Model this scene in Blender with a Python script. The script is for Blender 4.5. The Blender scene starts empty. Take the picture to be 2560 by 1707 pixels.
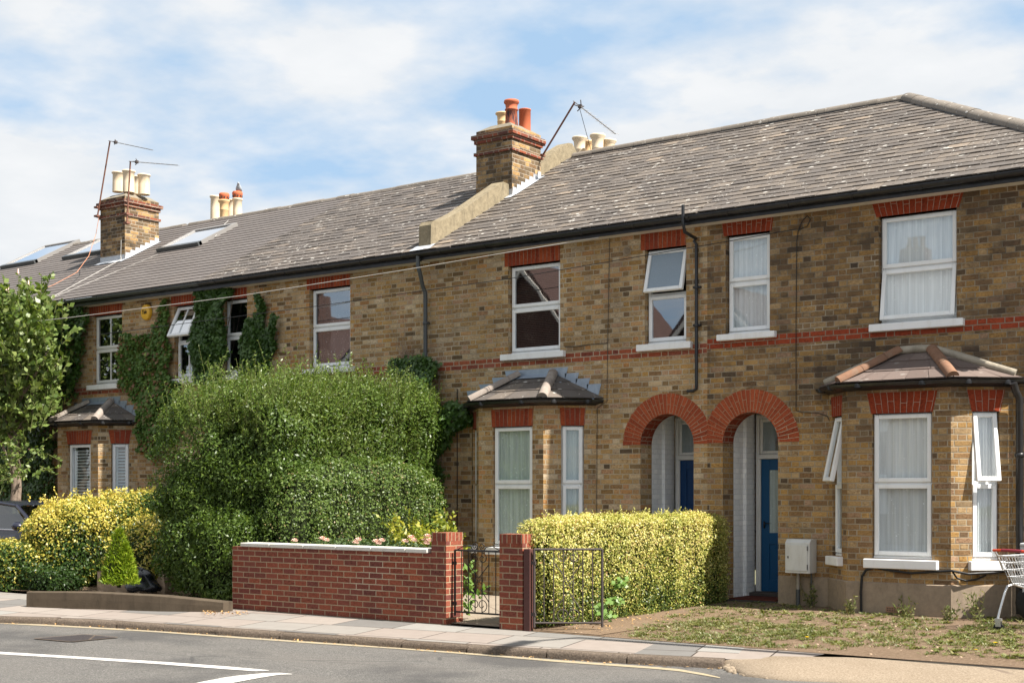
import bpy, bmesh, math, random
import numpy as np
from mathutils import Vector, Matrix
random.seed(7); rng = np.random.default_rng(7)
S = bpy.context.scene; C = S.collection
R = math.radians
# ------------------------------------------------------------ camera frame (metres; facade on Y=0, camera at X=0)
F = 3380.0; TH = R(36.43); CT, ST = math.cos(TH), math.sin(TH); CAMZ = 1.66; CD = 17.4; HY = 1225.0
def at(px, py, Y):
    """world point where a sight line through the photo (2560 px wide) meets the plane Y"""
    r = (px-1280)/F; l = (CD+Y)/(CT+r*ST)
    return Vector((l*(r*CT-ST), Y, CAMZ+(HY-py)/F*l))
def gnd(px, py, z):
    r = (px-1280)/F; l = (z-CAMZ)/((HY-py)/F)
    return Vector((l*(r*CT-ST), l*(r*ST+CT)-CD, z))
EY, EZ, RY, RZ = -0.30, 5.62, 4.0, 8.0; SL = (RZ-EZ)/(RY-EY)
def onroof(px, py, dz=0.0):
    r = (px-1280)/F; v = (HY-py)/F; k = CT+r*ST
    l = (EZ+dz+SL*(-CD-EY)-CAMZ)/(v-SL*k)
    return Vector((l*(r*CT-ST), l*k-CD, CAMZ+v*l))
def roofz(y): return EZ+SL*(y-EY)
# ------------------------------------------------------------ mesh builder
class MB:
    def __init__(s): s.v=[]; s.f=[]; s.r=[]; s.uv=[]; s.m=[]; s.sm=[]
    def face(s, pts, rnd=None, uv=None, m=0, smooth=False):
        i=len(s.v); s.v += [tuple(p) for p in pts]; s.f.append(tuple(range(i,i+len(pts))))
        s.r.append(random.random() if rnd is None else rnd); s.uv.append(uv); s.m.append(m); s.sm.append(smooth)
    def grid(s, rows, closed=False, smooth=True, rnd=0.5, m=0):
        i=len(s.v); n=len(rows[0])
        for r_ in rows: s.v += [tuple(p) for p in r_]
        for a in range(len(rows)-1):
            for b in range(n if closed else n-1):
                c=(b+1)%n
                s.f.append((i+a*n+b,i+a*n+c,i+(a+1)*n+c,i+(a+1)*n+b)); s.r.append(rnd); s.uv.append(None); s.m.append(m); s.sm.append(smooth)
    def box(s, a, b, M=None, rnd=None, m=0, c=0.0):
        x0,y0,z0=[min(p,q) for p,q in zip(a,b)]; x1,y1,z1=[max(p,q) for p,q in zip(a,b)]
        if c>0 and min(x1-x0,y1-y0,z1-z0)>2.2*c:   # chamfered box
            bm=bmesh.new(); bmesh.ops.create_cube(bm,size=1)
            for v in bm.verts: v.co=Vector(((x0+x1)/2+v.co.x*(x1-x0),(y0+y1)/2+v.co.y*(y1-y0),(z0+z1)/2+v.co.z*(z1-z0)))
            bmesh.ops.bevel(bm,geom=list(bm.edges),offset=c,segments=1,affect='EDGES')
            rr=random.random() if rnd is None else rnd
            for f in bm.faces: s.face([(M@v.co if M else v.co) for v in f.verts],rr,m=m)
            bm.free(); return
        P=[Vector(p) for p in ((x0,y0,z0),(x1,y0,z0),(x1,y1,z0),(x0,y1,z0),(x0,y0,z1),(x1,y0,z1),(x1,y1,z1),(x0,y1,z1))]
        if M: P=[M@p for p in P]
        rr=random.random() if rnd is None else rnd
        for q in ((0,1,5,4),(1,2,6,5),(2,3,7,6),(3,0,4,7),(4,5,6,7),(3,2,1,0)): s.face([P[k] for k in q],rr,m=m)
    def tube(s, pts, r, n=6, m=0, caps=True, rnd=0.5):
        pts=[Vector(p) for p in pts]; rs=r if isinstance(r,(list,tuple)) else [r]*len(pts)
        rows=[]; up=None
        for k,p in enumerate(pts):
            d=(pts[min(k+1,len(pts)-1)]-pts[max(k-1,0)]).normalized()
            if up is None: up=Vector((0,0,1)) if abs(d.z)<.9 else Vector((1,0,0))
            a=d.cross(up)
            if a.length<1e-4: a=d.cross(Vector((0,1,0)))
            a.normalize(); b=a.cross(d).normalized(); up=b
            rows.append([p+rs[k]*(math.cos(t)*a+math.sin(t)*b) for t in [2*math.pi*j/n for j in range(n)]])
        s.grid(rows,True,True,rnd,m)
        if caps: s.face(rows[0][::-1],rnd,m=m); s.face(rows[-1],rnd,m=m)
    def lathe(s, c, prof, n=20, m=0, M=None):
        rows=[]
        for (r_,z) in prof:
            row=[Vector((r_*math.cos(2*math.pi*j/n),r_*math.sin(2*math.pi*j/n),z)) for j in range(n)]
            rows.append([(M@p if M else p)+Vector(c) for p in row])
        s.grid(rows,True,True,.5,m)
    def prism(s, poly, d0, d1, plane='Y', m=0):
        """extrude a 2D polygon: plane 'Y' poly=(x,z) between y=d0..d1; 'X' poly=(y,z); 'Z' poly=(x,y)"""
        f={'Y':lambda p,d:(p[0],d,p[1]),'X':lambda p,d:(d,p[0],p[1]),'Z':lambda p,d:(p[0],p[1],d)}[plane]
        s.face([f(p,d0) for p in poly],m=m); s.face([f(p,d1) for p in poly[::-1]],m=m)
        for k in range(len(poly)):
            a,b=poly[k],poly[(k+1)%len(poly)]; s.face([f(a,d0),f(b,d0),f(b,d1),f(a,d1)],m=m)
WL={}
def link(o, parent):
    C.objects.link(o)
    if parent is not None: o.parent=parent; WL[o]=WL[parent]
    else: WL[o]=Vector((0,0,0))
    return o
def tag(o,label=None,cat=None,group=None,kind=None):
    for k,v in (('label',label),('category',cat),('group',group),('kind',kind)):
        if v: o[k]=v
    return o
def thing(name,label,cat,loc,group=None):
    o=bpy.data.objects.new(name,None); o.empty_display_size=.3; C.objects.link(o); o.location=loc; WL[o]=Vector(loc)
    return tag(o,label,cat,group)
def build(name, mb, mats, parent=None, label=None, recalc=True):
    off=WL[parent] if parent is not None else Vector((0,0,0))
    if parent is None and mb.v:   # top-level mesh: origin at its base centre
        a=np.array(mb.v); off=Vector(((a[:,0].min()+a[:,0].max())/2,(a[:,1].min()+a[:,1].max())/2,a[:,2].min()))
    me=bpy.data.meshes.new(name)
    me.from_pydata([(p[0]-off.x,p[1]-off.y,p[2]-off.z) for p in mb.v],[],mb.f)
    uvl=me.uv_layers.new(name='UVMap'); at_=me.attributes.new('rnd','FLOAT','FACE')
    at_.data.foreach_set('value',mb.r)
    me.polygons.foreach_set('material_index',mb.m); me.polygons.foreach_set('use_smooth',mb.sm)
    Z=Vector((0,0,1))
    for k,p in enumerate(me.polygons):
        if mb.uv[k] is not None:
            for li,u in zip(p.loop_indices,mb.uv[k]): uvl.data[li].uv=u
            continue
        n=p.normal; t=Z.cross(n)
        t=Vector((1,0,0)) if t.length<.05 else t.normalized()
        if abs(t.x)>.02 and t.x<0 or (abs(t.x)<=.02 and t.y<0): t=-t
        b=n.cross(t)
        if b.z<-.01 or (abs(b.z)<=.01 and b.y<0): b=-b
        for li,vi in zip(p.loop_indices,p.vertices):
            w=me.vertices[vi].co+off; uvl.data[li].uv=(w.dot(t),w.dot(b))
    for m in (mats if isinstance(mats,(list,tuple)) else [mats]): me.materials.append(m)
    o=bpy.data.objects.new(name,me); link(o,parent)
    if parent is None: o.location=off; WL[o]=off
    if label: o['label']=label
    return o
# ------------------------------------------------------------ materials
class NT:
    def __init__(s,name):
        s.m=bpy.data.materials.new(name); s.m.use_nodes=True; s.t=s.m.node_tree; s.t.nodes.clear()
        s.out=s.n('ShaderNodeOutputMaterial')
    def n(s,t,**k):
        o=s.t.nodes.new(t)
        for a,b in k.items(): setattr(o,a,b)
        return o
    def set(s,sock,v):
        if isinstance(v,bpy.types.NodeSocket): s.t.links.new(v,sock)
        else:
            if isinstance(v,(tuple,list)) and len(v)==3 and sock.type=='RGBA': v=(*v,1)
            sock.default_value=v
    def math(s,op,a,b=0,c=None,clamp=False):
        o=s.n('ShaderNodeMath',operation=op,use_clamp=clamp); s.set(o.inputs[0],a); s.set(o.inputs[1],b)
        if c is not None: s.set(o.inputs[2],c)
        return o.outputs[0]
    def uv(s): return s.n('ShaderNodeUVMap',uv_map='UVMap').outputs[0]
    def attr(s,name): return s.n('ShaderNodeAttribute',attribute_name=name).outputs['Fac']
    def pos(s): return s.n('ShaderNodeNewGeometry').outputs['Position']
    def noise(s,vec,scale,detail=3,rough=.6,dims='3D',dist=0):
        o=s.n('ShaderNodeTexNoise',noise_dimensions=dims); s.set(o.inputs['Vector'],vec); o.inputs['Scale'].default_value=scale
        o.inputs['Detail'].default_value=detail; o.inputs['Roughness'].default_value=rough; o.inputs['Distortion'].default_value=dist
        return o.outputs['Fac']
    def vor(s,vec,scale,feature='F1',out='Distance'):
        o=s.n('ShaderNodeTexVoronoi',feature=feature); s.set(o.inputs['Vector'],vec); o.inputs['Scale'].default_value=scale
        return o.outputs[out]
    def map(s,vec,scale=(1,1,1),loc=(0,0,0),rot=(0,0,0)):
        o=s.n('ShaderNodeMapping'); s.set(o.inputs[0],vec); o.inputs['Scale'].default_value=scale; o.inputs['Location'].default_value=loc; o.inputs['Rotation'].default_value=rot
        return o.outputs[0]
    def ramp(s,fac,stops,mode='LINEAR'):
        o=s.n('ShaderNodeValToRGB'); cr=o.color_ramp; cr.interpolation=mode
        while len(cr.elements)<len(stops): cr.elements.new(.5)
        for e,(p,c) in zip(cr.elements,stops):
            e.position=p; e.color=(c,c,c,1) if isinstance(c,(int,float)) else (*c,1)
        s.set(o.inputs[0],fac); return o.outputs[0]
    def mix(s,fac,a,b,mode='MIX'):
        o=s.n('ShaderNodeMix',data_type='RGBA',blend_type=mode); s.set(o.inputs[0],fac); s.set(o.inputs[6],a); s.set(o.inputs[7],b)
        return o.outputs[2]
    def mr(s,v,a,b,c,d):
        o=s.n('ShaderNodeMapRange'); s.set(o.inputs[0],v)
        for k,x in enumerate((a,b,c,d)): o.inputs[k+1].default_value=x
        return o.outputs[0]
    def white(s,vec,out='Value',dims='3D'):
        o=s.n('ShaderNodeTexWhiteNoise',noise_dimensions=dims); s.set(o.inputs['Vector' if dims!='1D' else 'W'],vec); return o.outputs[out]
    def comb(s,x,y,z=0):
        o=s.n('ShaderNodeCombineXYZ'); s.set(o.inputs[0],x); s.set(o.inputs[1],y); s.set(o.inputs[2],z); return o.outputs[0]
    def sep(s,v):
        o=s.n('ShaderNodeSeparateXYZ'); s.set(o.inputs[0],v); return o.outputs
    def bump(s,h,st=.5,d=.01):
        o=s.n('ShaderNodeBump'); s.set(o.inputs['Height'],h); o.inputs['Strength'].default_value=st; o.inputs['Distance'].default_value=d; return o.outputs[0]
    def bsdf(s,col,rough=.8,normal=None,spec=.3,metal=0,coat=0):
        b=s.n('ShaderNodeBsdfPrincipled'); s.set(b.inputs['Base Color'],col); s.set(b.inputs['Roughness'],rough)
        b.inputs['Specular IOR Level'].default_value=spec; b.inputs['Metallic'].default_value=metal; b.inputs['Coat Weight'].default_value=coat
        if normal is not None: s.set(b.inputs['Normal'],normal)
        return b.outputs[0]
    def done(s,sh): s.t.links.new(sh,s.out.inputs[0]); return s.m
def simple(name,col,rough=.6,spec=.4,metal=0,var=.12,scale=6,bump=0,dirt=None,coat=0):
    t=NT(name); p=t.pos()
    a=t.noise(p,scale,4); c=t.mix(a,tuple(x*(1-var) for x in col),tuple(min(1,x*(1+var)) for x in col))
    if dirt: c=t.mix(t.mr(t.noise(t.map(p,(3,3,.8)),2.3,5,.7),.5,.75,0,.6),c,dirt)
    nm=t.bump(t.noise(p,scale*14,3),bump,.004) if bump else None
    return t.done(t.bsdf(c,t.mr(t.noise(p,scale*3,2),.3,.7,rough*.85,min(1,rough*1.15)),nm,spec,metal,coat))
def brick_mat(name,pal,mortar,bond='flemish',h=.0762,P=.343,joint=.0135,soot=None,sootamt=.5,rot=False,wob=.006,bump=.7,footdark=None,sootz=None,sootlo=.42,contrast=1.0,efflo=.0):
    t=NT(name); uv=t.uv(); u,v,_=t.sep(uv)
    if rot: u,v=v,u
    w=t.n('ShaderNodeTexNoise'); t.set(w.inputs['Vector'],uv); w.inputs['Scale'].default_value=7; w.inputs['Detail'].default_value=4
    wx,wy,_=t.sep(w.outputs['Color'])
    u=t.math('ADD',u,t.math('MULTIPLY',t.math('SUBTRACT',wx,.5),wob*2)); v=t.math('ADD',v,t.math('MULTIPLY',t.math('SUBTRACT',wy,.5),wob*2))
    vr=t.math('DIVIDE',v,h); row=t.math('FLOOR',vr); vf=t.math('FRACT',vr)
    up=t.math('ADD',t.math('DIVIDE',u,P),t.math('MULTIPLY',t.math('MODULO',t.math('ADD',row,1000),2),.5))
    up=t.math('ADD',up,t.math('MULTIPLY',t.white(t.math('ADD',row,.5),dims='1D'),.10))
    uc=t.math('FLOOR',up); uf=t.math('FRACT',up)
    du=t.math('MINIMUM',uf,t.math('SUBTRACT',1,uf)); ident=uc
    if bond=='flemish':
        du=t.math('MINIMUM',du,t.math('ABSOLUTE',t.math('SUBTRACT',uf,.667)))
        ident=t.math('ADD',t.math('MULTIPLY',uc,2),t.math('GREATER_THAN',uf,.667))
    du=t.math('MULTIPLY',du,P); dv=t.math('MULTIPLY',t.math('MINIMUM',vf,t.math('SUBTRACT',1,vf)),h)
    d=t.math('MINIMUM',du,dv)
    d=t.math('ADD',d,t.math('MULTIPLY',t.math('SUBTRACT',t.noise(uv,60,3),.5),.006))
    mask=t.mr(d,joint*.38,joint*.66,0,1)
    idv=t.comb(ident,row,3.1)
    rn=t.white(idv); r2=t.white(t.comb(ident,row,9.7))
    n=len(pal); col=t.ramp(rn,[(k/(n-1),c) for k,c in enumerate(pal)])
    fn=t.noise(uv,38,5,.7); fn2=t.noise(uv,130,3,.6)
    col=t.mix(t.math('MULTIPLY',t.mr(fn,.38,.68,0,1),.55*contrast),col,t.mix(1,col,(.42,.36,.30),'MULTIPLY'))
    mm=t.noise(t.map(uv,(1,1.6,1)),24,5,.72); col=t.mix(t.math('MULTIPLY',t.math('MULTIPLY',t.mr(mm,.46,.62,0,1),t.mr(t.white(t.comb(ident,row,7.7)),0,1,.1,.85)),contrast),col,t.mix(1,col,(.40,.33,.27),'MULTIPLY'))
    col=t.mix(t.math('MULTIPLY',t.mr(fn2,.56,.74,0,1),.45*contrast),col,(.06,.042,.028))
    col=t.mix(t.math('MULTIPLY',t.mr(r2,.0,1,-.35,.35),1),col,t.mix(1,col,(1.3,1.27,1.2),'MULTIPLY'))
    mo=t.mix(t.noise(uv,9,4),tuple(x*.72 for x in mortar),tuple(min(1,x*1.2) for x in mortar))
    out=t.mix(mask,mo,col)
    if soot:
        sn=t.noise(t.map(uv,(.55,.9,1)),1.1,6,.65); bn=t.noise(uv,3.0,4,.7)
        sm=t.math('MULTIPLY',t.mr(t.math('ADD',t.math('MULTIPLY',sn,.7),t.math('MULTIPLY',bn,.3)),sootlo,sootlo+.18,0,1),sootamt)
        sm=t.math('MULTIPLY',sm,t.mr(t.white(t.comb(ident,row,5.5)),0,1,.35,1))
        if sootz: sm=t.math('MULTIPLY',sm,t.mr(t.math('ADD',t.sep(t.pos())[2],t.math('MULTIPLY',bn,.8)),sootz[0],sootz[1],sootz[2],1))
        out=t.mix(sm,out,soot)
    sk=t.noise(t.map(uv,(2.4,.22,1)),1.6,5,.65); out=t.mix(t.math('MULTIPLY',t.mr(sk,.48,.68,0,1),.27*contrast),out,t.mix(1,out,(.50,.46,.42),'MULTIPLY'))
    pt=t.noise(t.map(uv,(1,1.2,1),(7,3,0)),.9,4,.6); out=t.mix(t.math('MULTIPLY',t.math('MULTIPLY',t.mr(pt,.55,.66,0,1),t.math('SUBTRACT',1,mask)),.5*contrast),out,(.56,.48,.37))
    if footdark: # darker towards the foot of the wall
        z=t.sep(t.pos())[2]; zz=t.mr(t.math('ADD',z,t.math('MULTIPLY',t.noise(uv,5,4),.25)),footdark[0],footdark[1],footdark[2],0)
        out=t.mix(zz,out,(.05,.045,.04))
    if efflo: out=t.mix(t.math('MULTIPLY',t.mr(t.noise(uv,2.2,5,.7),.6,.72,0,1),efflo),out,(.5,.46,.4))
    hgt=t.math('ADD',mask,t.math('MULTIPLY',fn,.45))
    return t.done(t.bsdf(out,.92,t.bump(hgt,bump,.008),.15))
YEL=(.48,.31,.135); TAN=(.54,.38,.205); BUF=(.65,.52,.355); BRN=(.29,.175,.088); ORG=(.55,.28,.105); PNK=(.51,.335,.22); DRK=(.12,.088,.058); GLD=(.49,.29,.098)
M={}
MORT=(.44,.365,.255)
M['stockC']=brick_mat('stock_brick',[YEL,TAN,GLD,BUF,YEL,BRN,TAN,ORG,PNK,GLD,DRK,YEL,TAN,BUF,BRN,YEL],MORT,soot=(.085,.062,.044),sootamt=.5,sootz=(1.2,3.2,.5),efflo=.15)
M['stockB']=brick_mat('stock_brick_clean',[YEL,TAN,BUF,GLD,YEL,BRN,TAN,TAN,PNK,GLD,DRK,YEL,BUF,ORG,BRN,YEL],MORT,soot=(.11,.085,.06),sootamt=.28,efflo=.1)
M['stockD']=brick_mat('stock_brick_sooty',[YEL,BRN,GLD,TAN,BRN,YEL,BRN,GLD,YEL,GLD,BRN,DRK,TAN,YEL,BRN,PNK],(.37,.305,.215),soot=(.060,.045,.034),sootamt=.95,sootz=(2.4,3.6,.30),sootlo=.37)
M['stack']=brick_mat('chimney_brick',[BRN,YEL,DRK,BRN,(.2,.15,.09),DRK,YEL,TAN],(.30,.25,.19),soot=(.03,.026,.022),sootamt=1.0,h=.076,wob=.01)
M['bandC']=brick_mat('red_band_brick',[(.34,.088,.045),(.38,.105,.05),(.30,.075,.042),(.36,.12,.075),(.20,.055,.04),(.40,.12,.06)],(.46,.37,.27),soot=(.10,.05,.04),sootamt=.25)
M['bandstack']=brick_mat('stack_course_brick',[(.30,.08,.045),(.14,.06,.05),(.34,.10,.05),(.10,.05,.045)],(.3,.25,.19),soot=(.06,.04,.035),sootamt=.6)
M['bandD']=brick_mat('painted_band_brick',[(.33,.062,.026),(.36,.07,.03),(.30,.055,.025),(.34,.065,.03)],(.27,.2,.15),soot=(.16,.05,.03),sootamt=.3)
M['lintC']=brick_mat('lintel_brick',[(.36,.075,.032),(.40,.09,.036),(.32,.062,.03),(.27,.055,.03)],(.24,.12,.08),bond='stretcher',rot=True,h=.073,P=.6,joint=.009,soot=(.11,.03,.02),sootamt=.4)
M['lintD']=brick_mat('lintel_painted',[(.28,.048,.02),(.31,.056,.023),(.26,.045,.02)],(.36,.25,.2),bond='stretcher',rot=True,h=.072,P=.31,joint=.006,soot=(.13,.03,.02),sootamt=.3)
M['arch']=brick_mat('arch_brick',[(.38,.088,.038),(.42,.10,.043),(.34,.075,.034),(.36,.082,.036)],(.36,.24,.15),bond='stretcher',rot=True,h=.0745,P=.31,joint=.008,soot=(.2,.05,.03),sootamt=.3)
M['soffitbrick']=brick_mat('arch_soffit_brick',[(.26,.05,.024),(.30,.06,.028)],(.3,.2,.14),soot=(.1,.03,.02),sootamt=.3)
GW=[(.29,.084,.05),(.24,.07,.046),(.20,.062,.048),(.33,.098,.054),(.26,.076,.048),(.175,.058,.047),(.30,.082,.046)]
M['gwall']=brick_mat('garden_wall_brick',GW,(.37,.28,.18),bond='stretcher',h=.075,P=.225,joint=.012,wob=.003,soot=(.09,.05,.045),sootamt=.3,footdark=(.02,.16,.75),bump=.5)
M['white_brick']=brick_mat('white_painted_brick',[(.84,.85,.86),(.81,.82,.83),(.86,.87,.88)],(.72,.74,.75),joint=.008,soot=(.6,.61,.61),sootamt=.2,contrast=.2)
# slates / roofing: colour per slate from the face attribute, lichen and moss as own shapes
def slate_mat(name,stops,lichen=.5,moss=.5,orange=0.0,streak=.35):
    t=NT(name); uv=t.uv(); r=t.attr('rnd')
    c=t.ramp(r,stops)
    st=t.noise(t.map(uv,(5,1.4,1)),2.2,5,.7); c=t.mix(t.math('MULTIPLY',t.mr(st,.4,.68,0,1),streak),c,(.115,.105,.10))
    g=t.noise(uv,55,4,.7); c=t.mix(t.math('MULTIPLY',t.mr(g,.45,.7,0,1),.22),c,(.07,.062,.058))
    c=t.mix(t.math('MULTIPLY',t.mr(t.noise(uv,.7,4,.6),.35,.7,0,1),.25),c,t.mix(1,c,(1.22,1.15,1.05),'MULTIPLY'))
    if lichen:
        vd=t.vor(t.map(uv,(1,1.5,1)),6.0); k=t.math('MULTIPLY',t.mr(t.math('ADD',vd,t.math('MULTIPLY',t.noise(uv,40,2),.16)),.27,.33,1,0),t.math('GREATER_THAN',t.white(t.vor(t.map(uv,(1,1.5,1)),6.0,'F1','Color')),.72))
        vd2=t.vor(t.map(uv,(1,1.2,1),(3,5,0)),17); k2=t.math('MULTIPLY',t.mr(vd2,.2,.3,1,0),t.math('GREATER_THAN',t.white(t.vor(t.map(uv,(1,1.2,1),(3,5,0)),17,'F1','Color')),.82))
        c=t.mix(t.math('MULTIPLY',t.math('MAXIMUM',k,t.math('MULTIPLY',k2,.6)),lichen),c,(.47,.45,.41))
    if orange:
        on=t.noise(t.map(uv,(1,1.6,1),(4,1,0)),1.3,5,.75); c=t.mix(t.math('MULTIPLY',t.mr(on,.66,.74,0,1),orange),c,(.42,.22,.07))
    if moss:
        mo=t.noise(t.map(uv,(1,1.5,1)),11,4,.75); k=t.math('MULTIPLY',t.mr(mo,.585,.65,0,1),moss); c=t.mix(k,c,(.05,.038,.026))
    return t.done(t.bsdf(c,.75,t.bump(t.noise(uv,70,4),.35,.004),.3))
M['slateD']=slate_mat('weathered_slate',[(0,(.082,.07,.061)),(.35,(.110,.093,.079)),(.7,(.142,.118,.096)),(.95,(.175,.143,.112)),(1,(.23,.182,.137))],.95,.7,.6,.5)
M['slateB']=slate_mat('old_slate',[(0,(.074,.064,.058)),(.6,(.115,.098,.085)),(1,(.17,.138,.11))],.9,.75,.35,.4)
M['slateA']=slate_mat('new_grey_slate',[(0,(.105,.092,.086)),(1,(.122,.107,.10))],.12,.12,0,.15)
M['slateBay']=slate_mat('bay_slate',[(0,(.125,.092,.08)),(1,(.165,.124,.107))],.25,.3,0,.2)
M['ridge']=slate_mat('ridge_tile',[(0,(.15,.13,.108)),(1,(.20,.172,.142))],.9,.5,.8)
M['terra']=simple('terracotta_tile',(.205,.112,.07),.85,.2,var=.35,scale=9,bump=.5,dirt=(.20,.17,.13))
M['hipgrey']=simple('grey_hip_tile',(.25,.21,.18),.85,.2,var=.25,scale=8,bump=.4,dirt=(.4,.38,.34))
M['upvc']=simple('white_upvc',(.78,.79,.79),.35,.5,var=.04,scale=3,dirt=(.62,.61,.57))
M['upvcold']=simple('aged_white_frame',(.70,.69,.66),.45,.4,var=.06,scale=4,dirt=(.5,.47,.42))
M['sill']=simple('painted_sill',(.78,.78,.78),.55,.3,var=.06,scale=5,bump=.2,dirt=(.58,.55,.5))
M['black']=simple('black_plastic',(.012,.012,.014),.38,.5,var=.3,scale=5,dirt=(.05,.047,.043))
M['blackgrey']=simple('grey_gutter',(.055,.06,.062),.4,.5,var=.2,scale=5)
M['soffit']=simple('soffit_board',(.62,.58,.52),.6,.3,var=.06,dirt=(.42,.38,.32))
M['lead']=simple('lead_flashing',(.30,.36,.44),.45,.5,metal=.35,var=.3,scale=7,dirt=(.5,.55,.6))
M['leadpale']=simple('pale_lead',(.42,.44,.47),.5,.4,metal=.1,var=.22,scale=9,dirt=(.34,.37,.42))
M['fillet']=simple('cement_fillet',(.33,.29,.23),.95,.1,var=.3,scale=9,bump=.8,dirt=(.15,.13,.1))
M['parapet']=simple('parapet_render',(.235,.195,.13),.95,.1,var=.5,scale=16,bump=1.0,dirt=(.075,.065,.05))
M['flaunch']=simple('mortar_flaunching',(.20,.175,.135),.95,.1,var=.35,scale=12,bump=.8,dirt=(.14,.13,.1))
M['plinth']=simple('pebbledash_plinth',(.29,.228,.168),.95,.1,var=.28,scale=16,bump=1.0,dirt=(.16,.13,.10))
M['blue']=simple('blue_door_paint',(.004,.075,.19),.35,.5,var=.1,scale=3)
M['blue2']=simple('dark_blue_door_paint',(.004,.042,.14),.35,.5,var=.1,scale=3)
M['inside']=simple('dark_room',(.05,.048,.045),.9,.1)
M['potcream']=simple('cream_clay',(.66,.55,.40),.8,.2,var=.16,scale=5,bump=.3,dirt=(.42,.30,.18))
M['potbuff']=simple('buff_clay',(.62,.42,.22),.8,.2,var=.2,scale=5,bump=.3,dirt=(.6,.5,.36))
M['potred']=simple('red_clay',(.48,.13,.06),.75,.25,var=.15,scale=6,bump=.2)
def sooty():
    t=NT('sooty_red_clay'); p=t.pos(); z=t.sep(p)[2]
    k=t.math('MULTIPLY',t.mr(t.noise(t.map(p,(6,6,2)),2,5,.7),.4,.6,0,1),t.mr(z,8.5,8.58,1,0)); c=t.mix(k,(.42,.12,.06),(.05,.035,.04))
    return t.done(t.bsdf(c,.8,None,.2))
M['potsooty']=sooty()
M['rust']=simple('rusty_pole',(.17,.075,.05),.7,.3,var=.4,scale=14)
M['alu']=simple('aerial_metal',(.26,.25,.24),.35,.5,metal=.7,var=.2)
M['steel']=simple('galvanised_steel',(.62,.63,.64),.3,.5,metal=.75,var=.15)
M['iron']=simple('black_iron',(.014,.013,.013),.5,.4,var=.4,scale=20)
M['irongrey']=simple('weathered_iron',(.055,.043,.040),.6,.35,var=.4,scale=16)
M['postred']=simple('red_oxide_post',(.085,.035,.03),.6,.3,var=.3,scale=10)
M['coping']=simple('coping_stone',(.56,.54,.49),.9,.2,var=.15,scale=8,bump=.3,dirt=(.35,.33,.29))
M['meter']=simple('meter_cabinet',(.56,.56,.54),.5,.4,var=.06,scale=4,dirt=(.38,.36,.33))
M['pvcgrey']=simple('grey_conduit',(.30,.27,.23),.6,.3,var=.2)
M['cable']=simple('black_cable',(.012,.012,.013),.5,.4)
M['cablegrey']=simple('dusty_cable',(.10,.085,.065),.7,.2)
M['cablewhite']=simple('white_cable',(.42,.40,.37),.5,.4,var=.08)
M['cableorange']=simple('orange_cable',(.5,.22,.12),.5,.4,var=.08)
M['alarm']=simple('yellow_plastic',(.76,.43,.035),.4,.5,var=.05)
M['alarmtext']=simple('black_lettering',(.03,.02,.01),.5,.3)
M['redplastic']=simple('red_plastic',(.62,.06,.02),.35,.5,var=.1)
M['darkred']=simple('dark_red_grip',(.26,.02,.04),.4,.5,var=.1)
M['rubber']=simple('rubber',(.02,.02,.02),.8,.2)
M['binbag']=simple('black_polythene',(.010,.011,.016),.28,.5,var=.3,scale=9)
M['bingrey']=simple('grey_bin_plastic',(.42,.43,.44),.5,.4,var=.05)
M['vent']=simple('terracotta_vent',(.34,.26,.18),.85,.2,var=.15)
M['airbrick']=simple('air_brick',(.30,.17,.11),.9,.2,var=.3,scale=14,bump=.4)
M['matred']=simple('doormat',(.09,.03,.022),.95,.05,var=.5,scale=40)
M['step']=simple('door_step',(.07,.06,.055),.9,.2,var=.3)
M['skyframe']=simple('grey_window_flashing',(.20,.19,.18),.5,.4,var=.1)
M['wallconc']=simple('shaded_concrete',(.085,.066,.047),.95,.1,var=.35,scale=6,bump=.7,dirt=(.03,.025,.019))  # colour darkened to paint the tall hedge's shade onto the low wall
M['block']=simple('rough_stone_block',(.33,.245,.17),.95,.1,var=.3,scale=22,bump=1.0,dirt=(.2,.16,.12))
M['carpaint']=simple('dark_blue_car_paint',(.012,.013,.026),.3,.4,metal=.0,var=.06,coat=.35)
M['cartrim']=simple('black_car_trim',(.012,.012,.013),.4,.4)
M['chrome']=simple('chrome',(.7,.7,.72),.12,.5,metal=1,var=.03)
M['bark']=simple('grey_bark',(.23,.18,.14),.9,.1,var=.4,scale=14,bump=.9)
M['twig']=simple('green_twig',(.13,.14,.05),.8,.2,var=.3)
M['deadtwig']=simple('dry_twig',(.30,.22,.16),.9,.1,var=.3)
M['shade_core']=simple('shaded_inside',(.018,.024,.010),.95,.05,var=.4,scale=10)  # near-black fill painting the shade inside hedges and shrubs
M['slatwhite']=simple('shutter_slat',(.62,.66,.62),.5,.4,var=.05)
M['pigeon']=simple('pigeon_grey',(.36,.38,.41),.8,.2,var=.2,scale=30)
M['pigeondark']=simple('pigeon_dark',(.035,.04,.048),.7,.3)
M['pigeonbeak']=simple('pigeon_beak',(.05,.05,.05),.5,.3)
M['flowerpink']=simple('blush_petal',(.80,.55,.46),.7,.2,var=.12,scale=30)
M['floweryel']=simple('yellow_petal',(.80,.55,.02),.7,.2,var=.1,scale=30)
M['lamp']=simple('lamp_post_paint',(.10,.13,.13),.5,.4)
M['manhole']=simple('cast_iron_cover',(.034,.028,.028),.7,.3,var=.25,scale=12,bump=.5)
def paintm(name,col):
    t=NT(name); p=t.pos(); n=t.noise(p,38,5,.8); b=t.noise(p,2.5,3,.6)
    k=t.mr(t.math('ADD',n,t.math('MULTIPLY',b,.35)),.72,.80,0,.85); c=t.mix(k,col,(.12,.115,.108)); c=t.mix(t.math('MULTIPLY',t.mr(t.noise(p,6,4),.45,.7,0,1),.3),c,(.2,.19,.18))
    return t.done(t.bsdf(c,.85,t.bump(n,.5,.004),.2))
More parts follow.
